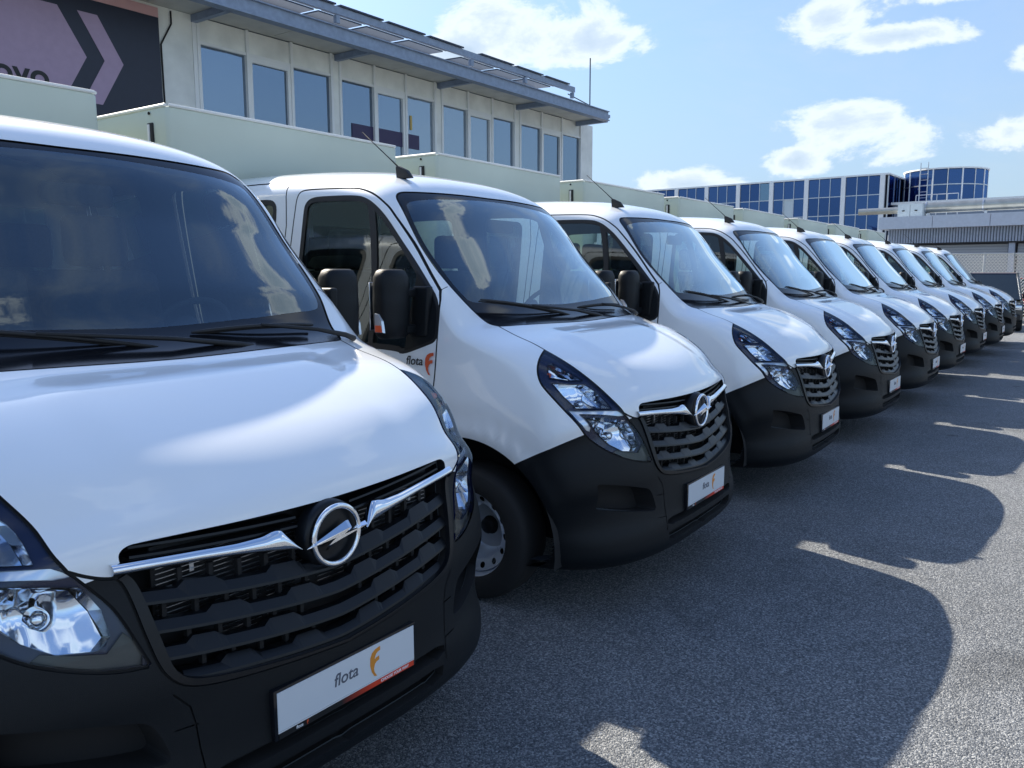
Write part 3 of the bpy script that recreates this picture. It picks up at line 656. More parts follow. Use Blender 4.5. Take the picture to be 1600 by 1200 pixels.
def seat(x, y0, y1, heads):
    st = rbox('seat', SEAT, van, x, x + .52, y0, y1, .82, 1.0, .05, 4)
    bk = MB().obox((x - .02, (y0+y1)/2, 1.34), (.06, 0, -.01), (0, (y1-y0)/2, 0), (-.06, 0, .36)).obj('seat_back', SEAT, st); bevel(bk, .045, 4)
    for y in heads: rbox('headrest', SEAT, st, x - .16, x - .05, y - .14, y + .14, 1.72, 1.95, .05, 4)
seat(-1.98, .18, .70, [.44]); seat(-1.98, -.78, .10, [-.56, -.12]); seat(-2.85, -.8, .8, [-.5, 0, .5])
rbox('interior_mirror', SEAT, van, -1.36, -1.32, -.13, .13, 1.93, 2.01, .02, 3)
# back wall of the cab with its window opening
mb = MB()
for (y0, y1, z0, z1) in ((-.95, .95, .35, 1.42), (-.86, .86, 2.04, 2.30), (-.93, -.68, 1.42, 2.04), (.68, .93, 1.42, 2.04), (-.03, .03, 1.42, 2.04)): mb.box(-3.085, -3.05, y0, y1, z0, z1)
mb.obj('cab_back_wall', PAINT, van)
MB().box(-3.07, -3.065, -.68, .68, 1.42, 2.04).obj('cab_back_window', SGLASS, van)
MB().box(-3.04, -1.0, -.95, .95, .34, .42).obj('cab_floor', INT, van)
# mirrors -----------------------------------------------------------
for s in (-1, 1):
    mb = MB()
    V = []; F = []; zs = [-.19, -.17, -.10, .0, .045, .05, .10, .16, .195, .205]; rs = [.62, .86, .97, 1.0, 1.0, .985, .985, .94, .74, .5]; n_ = 24
    for z, r_ in zip(zs, rs):
        for k in range(n_):
            q = 2*math.pi*k/n_; cx, cy = math.cos(q), math.sin(q); e_ = 2.8; rr = (abs(cx)**e_ + abs(cy)**e_) ** (-1/e_)
            V.append((-1.215 + .07*r_*cx*rr, s*(1.130 + (.100*(.25 + .75*r_))*cy*rr), 1.525 + z*.88))
    for i in range(len(zs)-1):
        for k in range(n_): F.append((i*n_+k, i*n_+(k+1) % n_, (i+1)*n_+(k+1) % n_, (i+1)*n_+k))
    F += [tuple(range(n_)), tuple((len(zs)-1)*n_+k for k in range(n_))]
    m_ = mb.add(V, F).obj('door_mirror', BUMP, van, smooth=False); autosmooth(m_, 50)
    for z in (1.585, 1.40):
        a = MB().obox((-1.185, s*1.045, z), (.028, 0, 0), (0, .075, 0), (0, 0, .024)).obj('mirror_arm', BUMP, m_); bevel(a, .012, 3)
    f_ = MB().obox((-1.14, s*.985, 1.49), (.055, s*.0, 0), (0, .022, 0), (.01, 0, .13)).obj('mirror_foot', BUMP, m_); bevel(f_, .015, 3)
    rbox('mirror_glass', REF, m_, -1.294, -1.288, s*1.128 - .08, s*1.128 + .08, 1.40, 1.64, .001, 1)
    i_ = MB().prism([(-.028, -.05), (-.028, .05), (.0, .045), (.022, .01), (.030, -.05)], lambda a, b: (-1.205 + a, s*(1.222), 1.44 + b), lambda a, b: (-1.205 + a*.9, s*1.238, 1.44 + b*.92)).obj('mirror_indicator', DRLM, m_)
    MB().prism([(-.02, -.045), (-.02, -.012), (.018, -.012), (.024, -.045)], lambda a, b: (-1.205 + a, s*1.238, 1.44 + b), lambda a, b: (-1.205 + a, s*1.241, 1.44 + b)).obj('indicator_amber', RDF, m_)
# aerial, door lettering
o = MB().prism([(-.055, -.01), (.055, -.01), (.02, .035), (-.045, .065), (-.06, .06)], lambda a, b: (-1.60 + a, -.592, 2.236 + b), lambda a, b: (-1.60 + a, -.558, 2.236 + b)).obj('aerial', RUB, van); bevel(o, .006, 2)
MB().tube([(-1.645, -.575, 2.29), (-1.70, -.595, 2.345), (-1.86, -.65, 2.50)], [.005, .0035, .0025], 6).obj('aerial_rod', RUB, o, smooth=True)
def side_y(x, z): q = inv(x, z); p = S(np.array(q[0]), np.array(q[1])); return float(p[1])
text_obj('door_word', 'flota', .064, BLKT, van, (-1.222, -side_y(-1.15, 1.222) - .010, 1.216), (1, 0, 0), (0, 0.06, 1), .15, bold=.0006)
flag_f('door_mark', RDF, van, (-1.108, -side_y(-1.08, 1.235) - .008, 1.232), (1, 0, 0), (0, .04, 1), .10)
# wheels -------------------------------------------------------------
def wheel(x, y, s):
    tp = [(.225, -.10), (.238, -.108), (.27, -.112), (.320, -.108), (.345, -.092), (.354, -.06), (.356, 0), (.354, .06), (.345, .092), (.320, .108), (.27, .112), (.238, .108), (.225, .10)]
    wroot = MB().lathe([(r_, h) for r_, h in tp], (x, y, .356), 'Y', 48).obj('wheel', TYRE, van, smooth=True)
    # dished steel rim with round holes
    nh = 14; rim = []
    circ = [(.181*math.cos(2*math.pi*k/nh), .181*math.sin(2*math.pi*k/nh)) for k in range(nh)]
    V2 = []; E2 = []
    for rad, m_ in ((.229, 72), (.221, 72), (.214, 60), (.207, 60), (.155, 48), (.140, 48), (.120, 36), (.05, 24)):
        k = len(V2); V2 += [Vector((rad*math.cos(2*math.pi*i/m_), rad*math.sin(2*math.pi*i/m_))) for i in range(m_)]; E2 += [(k+i, k+(i+1) % m_) for i in range(m_)]
    for a, b in circ:
        k = len(V2); V2 += [Vector((a + .0155*math.cos(2*math.pi*i/14), b + .0155*math.sin(2*math.pi*i/14))) for i in range(14)]; E2 += [(k+i, k+(i+1) % 14) for i in range(14)]
    rs = delaunay_2d_cdt(V2, E2, [], 0, 1e-6); VV = rs[0]; FF = [f for f in rs[2] if len(f) == 3]
    V = []
    for p in VV:
        r_ = p.length; h = float(np.interp(r_, [.05, .12, .140, .155, .207, .214, .221, .229], [-.085, -.085, -.065, .030, .055, .046, .092, .102]))
        V.append((x + p.x, y + s*h, .356 + p.y))
    F = []
    for f in FF:
        cx = sum(VV[i].x for i in f)/3; cy = sum(VV[i].y for i in f)/3
        if math.hypot(cx, cy) < .05 or any(math.hypot(cx-a, cy-b) < .0152 for a, b in circ): continue
        F.append(tuple(f))
    o = mesh_obj('rim', V, F, STEEL, wroot); autosmooth(o, 40)
    MB().lathe([(0, -.01), (.03, -.012), (.042, -.02), (.046, -.07)], (0, 0, 0), 'Y', 24).obj('hub_cap', BUMP, wroot, smooth=True)
    hc = bpy.data.objects[-1] if False else None
    MB().lathe([(.0, -.095*s), (.19, -.095*s)], (x, y, .356), 'Y', 32).obj('brake_disc', CHAS, wroot)
    return wroot
for x in (-.85, -4.53):
    for s in (-1, 1):
        wr = wheel(x, s*.875, s)
        for ch in kids(wr):
            if ch.name.startswith('hub_cap'): ch.location = (x, s*.875 - s*.035, .356); ch.scale = (1, s, 1)
# arch liners
for s in (-1, 1):
    V = []; F = []; an = np.linspace(R(-8), R(188), 30)
    for t in an:
        for y in (.60, 1.0): V.append((-.85 + .53*math.cos(t), s*y, .345 + .53*math.sin(t)))
    for i in range(29): F.append((2*i, 2*i+1, 2*i+3, 2*i+2))
    k = len(V); V += [(-.85, s*.60, .345)] + [(-.85 + .53*math.cos(t), s*.60, .345 + .53*math.sin(t)) for t in an]; F += [(k, k+1+i, k+2+i) for i in range(29)]
    mesh_obj('wheel_arch_liner', V, F, CHAS, van)
mb = MB().box(-6.25, -3.10, -.42, -.34, .52, .70).box(-6.25, -3.10, .34, .42, .52, .70).box(-1.5, -.20, -.58, .58, .27, .60).box(-3.1, -1.5, -.6, .6, .30, .55).box(-4.62, -4.44, -.80, .80, .30, .42)  # frame rails and axle, plus boxes added under the cab to block light
mb.obj('chassis_and_light_block', CHAS, van)
# load bed and tarpaulin box ------------------------------------------
X0, X1, YB, ZT = -3.14, -6.20, 1.06, 2.735
bed = MB().box(X1, X0, -YB, YB, .88, .96).obj('load_bed', ALU, van)
for s in (-1, 1):
    for z in (.97, 1.17): rbox('side_board', ALU, bed, X1, X0, s*YB - .012, s*YB + .012, z, z + .19, .006, 2)
def tarp():
    n_ = 26; V = []; F = []
    def ripple(a, z): return .006*math.sin(a*2.1) * math.sin(math.pi * (z - 1.36) / 1.4)
    # side, front and rear sheets with rounded vertical corners
    per = []
    rc = .035
    for (cx, cy, a0) in ((X0 - rc, YB - rc, 0), (X1 + rc, YB - rc, 90), (X1 + rc, -YB + rc, 180), (X0 - rc, -YB + rc, 270)):
        for k in range(6): a = R(a0 + 18*k); per.append((cx + rc*math.cos(a), cy + rc*math.sin(a)))
    dense = []
    for i in range(len(per)):
        a, b = per[i], per[(i+1) % len(per)]; L_ = math.hypot(a[0]-b[0], a[1]-b[1]); m = max(1, int(L_/.12))
        dense += [(a[0]+(b[0]-a[0])*k/m, a[1]+(b[1]-a[1])*k/m) for k in range(m)]
    zs = list(np.linspace(1.37, ZT - .02, 12)) + [ZT - .006, ZT]
    cxm = (X0+X1)/2
    for j, z in enumerate(zs):
        for (x, y) in dense:
            L_ = math.hypot(x - cxm, y) + 1e-6; rp_ = ripple(x*1.3 + y*2.2, z); sh = .0 if j < 12 else (.008 if j == 12 else .028)
            V.append((x + (x-cxm)/abs(x-cxm+1e-9)*rp_*.6 - (sh if x > cxm else -sh)*(abs(x-cxm) > 1.45), y + (rp_*.8 if y > 0 else -rp_*.8)*(abs(y) > .98) - (sh if y > 0 else -sh)*(abs(y) > .98), z))
    m = len(dense)
    for j in range(len(zs)-1):
        for i in range(m): F.append((j*m+i, j*m+(i+1) % m, (j+1)*m+(i+1) % m, (j+1)*m+i))
    F.append(tuple((len(zs)-1)*m+i for i in range(m)))
    return V, F
V, F = tarp(); tp = MB().add(V, F).obj('tarpaulin_box', TARP, van); autosmooth(tp, 50)
for s in (-1, 1):
    MB().tube([(X0 - .02, s*(YB - .004), ZT + .002), (X1 + .02, s*(YB - .004), ZT + .002)], .011, 6).obj('sunlit_edge_piping', TARPE, tp)  # pale trim, thickened to stand in for the sunlit top edges
    lt = rbox('tarpaulin_latch', RUB, tp, X0 - .205, X0 - .150, s*YB - .012, s*YB + .012, 2.47, 2.64, .006, 2)
    rbox('latch_rod', TARPE, tp, X0 - .190, X0 - .172, s*(YB + .016) - .006, s*(YB + .016) + .006, 2.30, 2.63, .004, 2)
    MB().lathe([(0, .004), (.008, .003), (.01, -.004)], (X0 - .185, s*(YB + .004), 2.70), 'Y', 10).obj('tarpaulin_stud', RUB, tp)
MB().tube([(X0 - .004, -YB + .02, ZT + .002), (X0 - .004, YB - .02, ZT + .002)], .011, 6).obj('sunlit_edge_piping', TARPE, tp)
# ------------------------------------------------------------------ the row
LAB = ['white van nearest the camera, cut off by the left edge, its whole grille showing',
       'second white van of the row, door lettering and round steel front wheel in view',
       'third white van of the row, between the lettered-door van and the fourth',
       'fourth white van of the row, counted from the camera',
       'fifth white van of the row, in the middle of the nine',
       'sixth white van of the row, counted from the camera',
       'third white van from the far end of the row',
       'last but one white van of the row, with a small white plate',
       'farthest white van of the row, without a number plate, beside the dark parked car']
TT = [(-0.0588, -2.6269, -0.0272), (0, 0, 0), (0.0384, 2.5972, 0.0), (0.0937, 5.1134, -0.0205), (0.1556, 7.6931, -0.0142), (0.2073, 10.2211, -0.0212), (0.2617, 13.242, -0.0182), (0.4048, 15.6445, -0.0132), (0.4842, 18.4673, -0.0037)]
tab = {}
for o in list(bpy.data.objects):
    if o.parent is not None: tab.setdefault(o.parent, []).append(o)
for i, (x, y, a) in enumerate(TT):
    o = van if i == 0 else copy_tree(van, None, tab)
    o.location = (x, y, 0); o.rotation_euler = (0, 0, a); o['label'] = LAB[i]
    if i == 8:
        for p_ in [q for q in kids(o) if q.name.startswith('number_plate')]:
            for ch in kids(p_): bpy.data.objects.remove(ch)
            bpy.data.objects.remove(p_)

# ------------------------------------------------------------------ ground
def ground_mat():
    m = bpy.data.materials.new('asphalt'); m.use_nodes = True; t = m.node_tree; b = t.nodes['Principled BSDF']; Lk = t.links.new
    tcn = t.nodes.new('ShaderNodeTexCoord'); v = tcn.outputs['Object']
    def nz(sc, det, ro): n = t.nodes.new('ShaderNodeTexNoise'); n.inputs['Scale'].default_value = sc; n.inputs['Detail'].default_value = det; n.inputs['Lacunarity'].default_value = 2.1; n.inputs['Roughness'].default_value = ro; Lk(v, n.inputs['Vector']); return n.outputs['Fac']
    big, mid, fine, grit = nz(.35, 5, .6), nz(3.0, 6, .65), nz(85, 4, .7), nz(150, 2, .6)
    vo = t.nodes.new('ShaderNodeTexVoronoi'); vo.inputs['Scale'].default_value = 150; Lk(v, vo.inputs['Vector'])
    r1 = t.nodes.new('ShaderNodeValToRGB'); Lk(fine, r1.inputs[0]); e = r1.color_ramp.elements
    e[0].position = .38; e[0].color = (.042, .052, .068, 1); e[1].position = .61; e[1].color = (.27, .285, .30, 1)
    stone = t.nodes.new('ShaderNodeValToRGB'); Lk(vo.outputs['Color'], stone.inputs[0]); e = stone.color_ramp.elements
    e[0].position = .45; e[0].color = (.052, .060, .075, 1); e[1].position = .95; e[1].color = (.60, .61, .61, 1)
    m1 = t.nodes.new('ShaderNodeMixRGB'); m1.inputs[0].default_value = .5; Lk(r1.outputs[0], m1.inputs[1]); Lk(stone.outputs[0], m1.inputs[2])
    mr = t.nodes.new('ShaderNodeMapRange'); Lk(Mth('ADD', Mth('MULTIPLY', big, .6, tree=t), Mth('MULTIPLY', mid, .4, tree=t), tree=t), mr.inputs[0]); mr.inputs[1].default_value = .35; mr.inputs[2].default_value = .65; mr.inputs[3].default_value = .82; mr.inputs[4].default_value = 1.18
    sc_ = t.nodes.new('ShaderNodeVectorMath'); sc_.operation = 'SCALE'; Lk(m1.outputs[0], sc_.inputs[0]); Lk(mr.outputs[0], sc_.inputs['Scale'])
    # oil drips and darker stains
    st = t.nodes.new('ShaderNodeMapRange'); Lk(nz(.9, 3, .5), st.inputs[0]); st.inputs[1].default_value = .62; st.inputs[2].default_value = .74; st.inputs[3].default_value = 1.0; st.inputs[4].default_value = .62
    s2 = t.nodes.new('ShaderNodeVectorMath'); s2.operation = 'SCALE'; Lk(sc_.outputs[0], s2.inputs[0]); Lk(st.outputs[0], s2.inputs['Scale'])
    # hairline cracks and dark drips
    wv = t.nodes.new('ShaderNodeTexVoronoi'); wv.feature = 'DISTANCE_TO_EDGE'; wv.inputs['Scale'].default_value = .42
    dn = t.nodes.new('ShaderNodeTexNoise'); dn.inputs['Scale'].default_value = 2.2; dn.inputs['Detail'].default_value = 6; Lk(v, dn.inputs['Vector'])
    av = t.nodes.new('ShaderNodeVectorMath'); av.operation = 'SCALE'; Lk(dn.outputs['Color'], av.inputs[0]); av.inputs['Scale'].default_value = .55
    ad = t.nodes.new('ShaderNodeVectorMath'); Lk(v, ad.inputs[0]); Lk(av.outputs[0], ad.inputs[1]); Lk(ad.outputs[0], wv.inputs['Vector'])
    ck = t.nodes.new('ShaderNodeMapRange'); Lk(wv.outputs['Distance'], ck.inputs[0]); ck.inputs[1].default_value = .002; ck.inputs[2].default_value = .006; ck.inputs[3].default_value = .86; ck.inputs[4].default_value = 1.0
    dr = t.nodes.new('ShaderNodeTexVoronoi'); dr.inputs['Scale'].default_value = 1.1; Lk(v, dr.inputs['Vector'])
    dm = t.nodes.new('ShaderNodeMapRange'); dm.interpolation_type = 'SMOOTHSTEP'; Lk(dr.outputs['Distance'], dm.inputs[0]); dm.inputs[1].default_value = .03; dm.inputs[2].default_value = .09; dm.inputs[3].default_value = .5; dm.inputs[4].default_value = 1.0
    s3 = t.nodes.new('ShaderNodeVectorMath'); s3.operation = 'SCALE'; Lk(s2.outputs[0], s3.inputs[0]); Lk(Mth('MULTIPLY', ck.outputs[0], dm.outputs[0], tree=t), s3.inputs['Scale']); s2 = s3
    Lk(s2.outputs[0], b.inputs['Base Color']); b.inputs['Roughness'].default_value = .75; b.inputs['Specular IOR Level'].default_value = .4
    bp = t.nodes.new('ShaderNodeBump'); bp.inputs['Strength'].default_value = 1.0; bp.inputs['Distance'].default_value = .010
    Lk(Mth('ADD', fine, Mth('MULTIPLY', vo.outputs['Distance'], -.8, tree=t), tree=t), bp.inputs['Height']); Lk(bp.outputs[0], b.inputs['Normal'])
    return m
ASPH = ground_mat()
CONC = mat('concrete', (.30, .29, .27), rough=.8, vary=.25, vscale=3, bump=.4, bscale=60)
mesh_obj('ground', [(-1500, -1500, 0), (1500, -1500, 0), (1500, 1500, 0), (-1500, 1500, 0)], [(0, 1, 2, 3)], ASPH, kind='structure')
FH = Vector((FW.x, FW.y, 0)).normalized(); RH = Vector((FH.y, -FH.x, 0)); G0 = Vector((CAM.x, CAM.y, 0))
def dp(depth, side_, z=0.0): p = G0 + FH * depth + RH * side_; return (p.x, p.y, z)
def slab(name, d0, d1, s0, s1, z0, z1, m, **kw):
    V = [dp(d, s, z) for d in (d0, d1) for s in (s0, s1) for z in (z0, z1)]
    return MB().add(V, [(0, 1, 3, 2), (4, 6, 7, 5), (0, 4, 5, 1), (2, 3, 7, 6), (0, 2, 6, 4), (1, 5, 7, 3)]).obj(name, m, **kw)
slab('pavement', 24.0, 27.3, 14, 30, .0, .004, CONC, kind='structure')
slab('kerb', 27.3, 27.5, 14, 30, 0, .12, mat('kerb_stone', (.36, .35, .33), .8, vary=.2), kind='structure')
GRS = mat('grass_green', (.13, .17, .04), .9, vary=.5, vscale=20)
gm_ = MB()
for k in range(2600):
    d = RNG.uniform(28.6, 31.2); s_ = RNG.uniform(14.5, 25); h_ = RNG.uniform(.05, .16); a = RNG.uniform(0, 6.28); x, y, _ = dp(d, s_)
    gm_.add([(x - .02*math.cos(a), y - .02*math.sin(a), 0), (x + .02*math.cos(a), y + .02*math.sin(a), 0), (x + RNG.normal(0, .03), y + RNG.normal(0, .03), h_)], [(0, 1, 2)])
slab('verge', 28.4, 31.5, 14, 28, 0, .02, GRS, kind='structure')
mesh_obj('grass', gm_.V, gm_.F, GRS, kind='stuff')
# ------------------------------------------------------------------ left building (local frame: t along the row, h away from the vans)
BE = Vector((.0343, .99941, 0)); BN = Vector((-.99941, .0343, 0))
def bl(t, h, z): p = G0 + BE * t + BN * h; return (p.x, p.y, z)
def bbox(name, t0, t1, h0, h1, z0, z1, m, parent=None, **kw):
    V = [bl(t, h, z) for t in (t0, t1) for h in (h0, h1) for z in (z0, z1)]
    return MB().add(V, [(0, 1, 3, 2), (4, 6, 7, 5), (0, 4, 5, 1), (2, 3, 7, 6), (0, 2, 6, 4), (1, 5, 7, 3)]).obj(name, m, parent, **kw)
BW = mat('cream_panel', (.82, .83, .79), .6, vary=.16, vscale=1.6)
BF = mat('window_frame_white', (.80, .81, .80), .45)
SOF = mat('soffit_panel', (.62, .61, .56), .7, vary=.12, vscale=2)
STB = mat('blue_grey_steel', (.24, .30, .41), .45, vary=.15)
PVM = mat('solar_panel', (.018, .026, .05), .25, vary=.2)
def fglass(name, base, tint):
    m = bpy.data.materials.new(name); m.use_nodes = True; t = m.node_tree; t.nodes.clear()
    o = t.nodes.new('ShaderNodeOutputMaterial'); d = t.nodes.new('ShaderNodeBsdfDiffuse'); d.inputs[0].default_value = (*base, 1)
    gl = t.nodes.new('ShaderNodeBsdfGlossy'); gl.inputs['Roughness'].default_value = .015; gl.inputs[0].default_value = (*tint, 1)
    fr_ = t.nodes.new('ShaderNodeFresnel'); fr_.inputs[0].default_value = 1.75
    nn = t.nodes.new('ShaderNodeTexNoise'); nn.inputs['Scale'].default_value = .9; tcn = t.nodes.new('ShaderNodeTexCoord'); t.links.new(tcn.outputs['Object'], nn.inputs['Vector'])
    bp = t.nodes.new('ShaderNodeBump'); bp.inputs['Strength'].default_value = .08; bp.inputs['Distance'].default_value = .05; t.links.new(nn.outputs['Fac'], bp.inputs['Height']); t.links.new(bp.outputs[0], gl.inputs['Normal'])
    mu = Mth('MULTIPLY_ADD', fr_.outputs[0], 1.5, tree=t, clamp=True); 
    mu.node.inputs[2].default_value = .22
    mxs = t.nodes.new('ShaderNodeMixShader'); t.links.new(mu, mxs.inputs[0]); t.links.new(d.outputs[0], mxs.inputs[1]); t.links.new(gl.outputs[0], mxs.inputs[2]); t.links.new(mxs.outputs[0], o.inputs[0]); return m
FGS = [fglass('office_glass', (.05, .075, .11), (.70, .82, .95)), fglass('office_glass_pale', (.13, .16, .19), (.75, .85, .95)), fglass('office_glass_dark', (.02, .03, .045), (.62, .75, .90))]
bd = thing('office_building', 'long two-storey office building behind the vans with cream panels and glazed upper floor', 'building', bl(8, 16, 0))
def inb(o):
    o.parent = bd; o.matrix_parent_inverse = Matrix.Translation(-Vector(bl(8, 16, 0))); return o
def bb(name, *a, parent=None, **kw):
    o = bbox(name, *a, **kw)
    return inb(o)
bb('wall', -14, 10.45, 16.0, 26, 0, 7.05, BW)
bb('wall', 10.45, 26.75, 16.05, 26, 0, 4.15, BW)
bb('wall', 10.45, 26.6, 16.9, 26, 4.15, 7.05, mat('office_interior', (.10, .12, .15), .8))
bb('corner_post', 25.90, 26.75, 16.02, 17.1, 4.15, 7.05, BW)
bb('corner_post', 10.45, 10.58, 15.98, 16.6, 4.15, 7.05, BF)
groups = [(10.58, 14.22), (14.50, 18.02), (18.33, 21.85), (22.15, 25.87)]
for gi, (a, b) in enumerate(groups):
    for k in range(3):
        t0 = a + (b - a)/3*k; t1 = a + (b - a)/3*(k+1); top = 6.50 if k != 1 else 6.40
        bb('transom_panel', t0 + .035, t1 - .035, 16.02, 16.10, 6.56, 7.04, BW)
        bb('transom_rail', t0, t1, 15.98, 16.10, 6.50, 6.56, BF)
        bb('mullion', t0 - .035, t0 + .035, 15.96, 16.12, 4.15, 7.045, BF)
        if k == 1:
            for tt in (t0 + .035, t1 - .12): bb('window_frame', tt, tt + .085, 15.985, 16.09, 4.2, 6.50, BF)
            bb('window_frame', t0 + .12, t1 - .12, 15.985, 16.09, 6.38, 6.50, BF)
            bb('pane', t0 + .12, t1 - .12, 16.05, 16.062, 4.2, 6.38, FGS[(gi + 2) % 3])
        else: bb('pane', t0 + .035, t1 - .035, 16.05, 16.062, 4.2, 6.50, FGS[(gi*2 + k) % 3])
    bb('mullion', b - .035, b + .035, 15.96, 16.12, 4.15, 7.045, BF)
    if gi < 3: bb('pier_panel', b + .035, groups[gi+1][0] - .035, 16.0, 16.1, 4.15, 7.04, BW)
for t in np.arange(-12.5, 24, 1.92): bb('soffit_panel', t + .01, t + 1.91, 14.85, 16.0, 7.055, 7.09, SOF)
bb('roof', -14, 25.9, 14.8, 26.5, 7.09, 7.19, STB)
bb('eave_beam', -14, 25.45, 14.62, 14.70, 6.93, 7.20, STB)
bb('eave_flange', -14, 25.45, 14.56, 14.80, 6.90, 6.935, STB)
bb('eave_flange', -14, 25.45, 14.56, 14.80, 7.195, 7.22, STB)
for t in (2.7, 6.5, 10.5, 14.4, 18.2, 22.0, 25.6): bb('eave_bracket', t - .06, t + .06, 14.75, 16.0, 6.90, 7.045, STB)
bb('upper_beam', -14, 23.1, 14.50, 14.58, 7.44, 7.60, STB)
bb('upper_beam', -14, 23.1, 16.10, 16.20, 7.52, 7.70, STB)
for t in (2.8, 6.6, 10.4, 13.15, 17.9, 20.4, 23.0): bb('beam_post', t - .05, t + .05, 14.50, 14.60, 7.25, 7.42, STB)
for a, b in [(-9.2, -7.9), (-7.8, -6.5), (-6.4, -5.0), (-4.9, -3.5), (-3.4, -2.0), (-1.9, -.5), (-.4, 1.0), (1.1, 2.5), (2.7, 4.1), (4.2, 5.6), (5.9, 7.3), (7.4, 8.8), (9.0, 10.35), (10.45, 11.75), (11.83, 13.12), (13.19, 14.59), (14.69, 16.05), (16.16, 17.55), (18.25, 19.8), (19.92, 21.3), (21.41, 22.78)]:
    for j, (h0, z0, h1, z1) in enumerate(((14.45, 7.61, 15.10, 7.63), (15.20, 7.63, 15.95, 7.66))):
        V = [bl(t, h, z + dz) for t in (a, b - .06) for (h, z) in ((h0, z0), (h1, z1)) for dz in (0, .035)]
        inb(MB().add(V, [(0, 1, 3, 2), (4, 6, 7, 5), (0, 4, 5, 1), (2, 3, 7, 6), (0, 2, 6, 4), (1, 5, 7, 3)]).obj('solar_panel', PVM))
inb(MB().tube([bl(9.97, 15.97, 7.0), bl(9.97, 15.97, 6.75), bl(9.72, 15.97, 6.3), bl(9.74, 15.97, 4.2)], .018, 6).obj('cable', CHAS))
# banner inside the second window group
inb(bbox('window_banner', 14.9, 17.4, 16.03, 16.045, 5.12, 5.50, mat('purple_banner', (.035, .025, .085), .5)))
inb(bbox('window_sticker', 17.05, 17.12, 16.028, 16.04, 5.62, 6.0, mat('yellow_sticker', (.55, .38, .10), .5)))
# the wall sign
SGN = mat('sign_navy', (.016, .020, .040), .45, vary=.08); LIL = mat('sign_lilac', (.42, .30, .42), .5, vary=.05); PNK = mat('sign_pink', (.62, .36, .36), .5)
sg = thing('wall_sign', 'big navy wall sign with lilac arrow shapes and a pink top strip on the building', 'sign', bl(5, 15.9, 4.5))
def insg(o): o.parent = sg; o.matrix_parent_inverse = Matrix.Translation(-Vector(bl(5, 15.9, 4.5))); return o
insg(bbox('sign_board', -2.0, 9.65, 15.90, 15.99, 3.6, 6.78, SGN))
insg(bbox('sign_strip', -2.0, 9.65, 15.90, 15.985, 6.785, 6.97, PNK))
insg(MB().prism([(7.30, 6.54), (7.67, 6.54), (8.15, 5.72), (7.68, 4.89), (1.0, 4.89), (1.0, 6.54)], lambda t, z: bl(t, 15.895, z), lambda t, z: bl(t, 15.89, z)).obj('arrow_block', LIL))
insg(MB().prism([(8.03, 6.53), (8.40, 6.53), (8.86, 5.72), (8.40, 4.90), (8.03, 4.90), (8.49, 5.72)], lambda t, z: bl(t, 15.895, z), lambda t, z: bl(t, 15.89, z)).obj('chevron', LIL))
insg(text_obj('sign_word', 'novo', .62, BLKT, None, bl(7.60 - 1.42, 15.885, 5.02), BE, (0, 0, 1), 0, bold=.012))
ms = thing('antenna_mast', 'thin rod with two short arms standing at the end of the office roof', 'antenna', bl(26.5, 16, 7.2))
o = MB().tube([bl(26.5, 16, 7.2), bl(26.5, 16, 9.4)], .022, 6).obj('rod', CHAS); o.parent = ms; o.matrix_parent_inverse = Matrix.Translation(-Vector(bl(26.5, 16, 7.2)))
for z in (7.55, 7.75):
    o = MB().tube([bl(26.5, 16, z), bl(24.4, 15.6, z)], .018, 6).obj('arm', CHAS); o.parent = ms; o.matrix_parent_inverse = Matrix.Translation(-Vector(bl(26.5, 16, 7.2)))
# ------------------------------------------------------------------ blue glazed hall
BG = [fglass('blue_glass', (.006, .018, .085), (.16, .30, .62)), fglass('blue_glass_dark', (.005, .013, .06), (.13, .25, .55)), fglass('blue_glass_open', (.012, .05, .12), (.45, .66, .85)), mat('blind_white', (.55, .62, .64), .6)]
GC = Vector((-10.15, 60.76, 0)); GE = Vector((.9981, -.0622, 0)); GN = Vector((.0622, .9981, 0))
gb = thing('glass_hall', 'long blue glazed hall with white pillars, rising far behind the vans', 'building', GC)
def gpt(s_, d, z, c0=GC, e_=GE, n_=GN): p = c0 + e_*s_ + n_*d; return (p.x, p.y, z)
def gbox(name, s0, s1, d0, d1, z0, z1, m, root=None, frame=(GC, GE, GN), **kw):
    root = root or gb
    V = [gpt(s_, d, z, *frame) for s_ in (s0, s1) for d in (d0, d1) for z in (z0, z1)]
    o = MB().add(V, [(0, 1, 3, 2), (4, 6, 7, 5), (0, 4, 5, 1), (2, 3, 7, 6), (0, 2, 6, 4), (1, 5, 7, 3)]).obj(name, m, **kw)
    o.parent = root; o.matrix_parent_inverse = Matrix.Translation(-root.location); return o
gbox('hall_core', -19.3, -.1, .15, 11.8, 0, 8.70, mat('hall_dark', (.02, .03, .05), .7))
gbox('roof_edge', -19.5, .15, -.06, 12, 8.72, 8.84, BF)
for i in range(8):
    s1 = -.30 - 2.72*i
    if s1 < -19.4: break
    gbox('pillar', s1 - .16, s1 + .16, -.10, .1, 0, 8.72, BF)
    a, b = max(s1 - 2.56, -19.4), s1 - .16
    for k in range(3):
        p0 = a + (b-a)/3*k; p1 = a + (b-a)/3*(k+1)
        if k: gbox('glazing_bar', p0 - .025, p0 + .025, -.04, .1, 0, 8.72, ALU)
        for r_, (z0, z1) in enumerate(((7.38, 8.68), (6.0, 7.32), (4.62, 5.94), (3.2, 4.56))):
            mm = BG[0] if (i*5 + k*3 + r_*7) % 3 else BG[1]
            if (i, k, r_) == (3, 2, 0): mm = BG[2]
            if (i, k, r_) == (2, 1, 1): mm = BG[3]
            gbox('pane', p0 + .025, p1 - .025, .02, .04, z0, z1, mm)
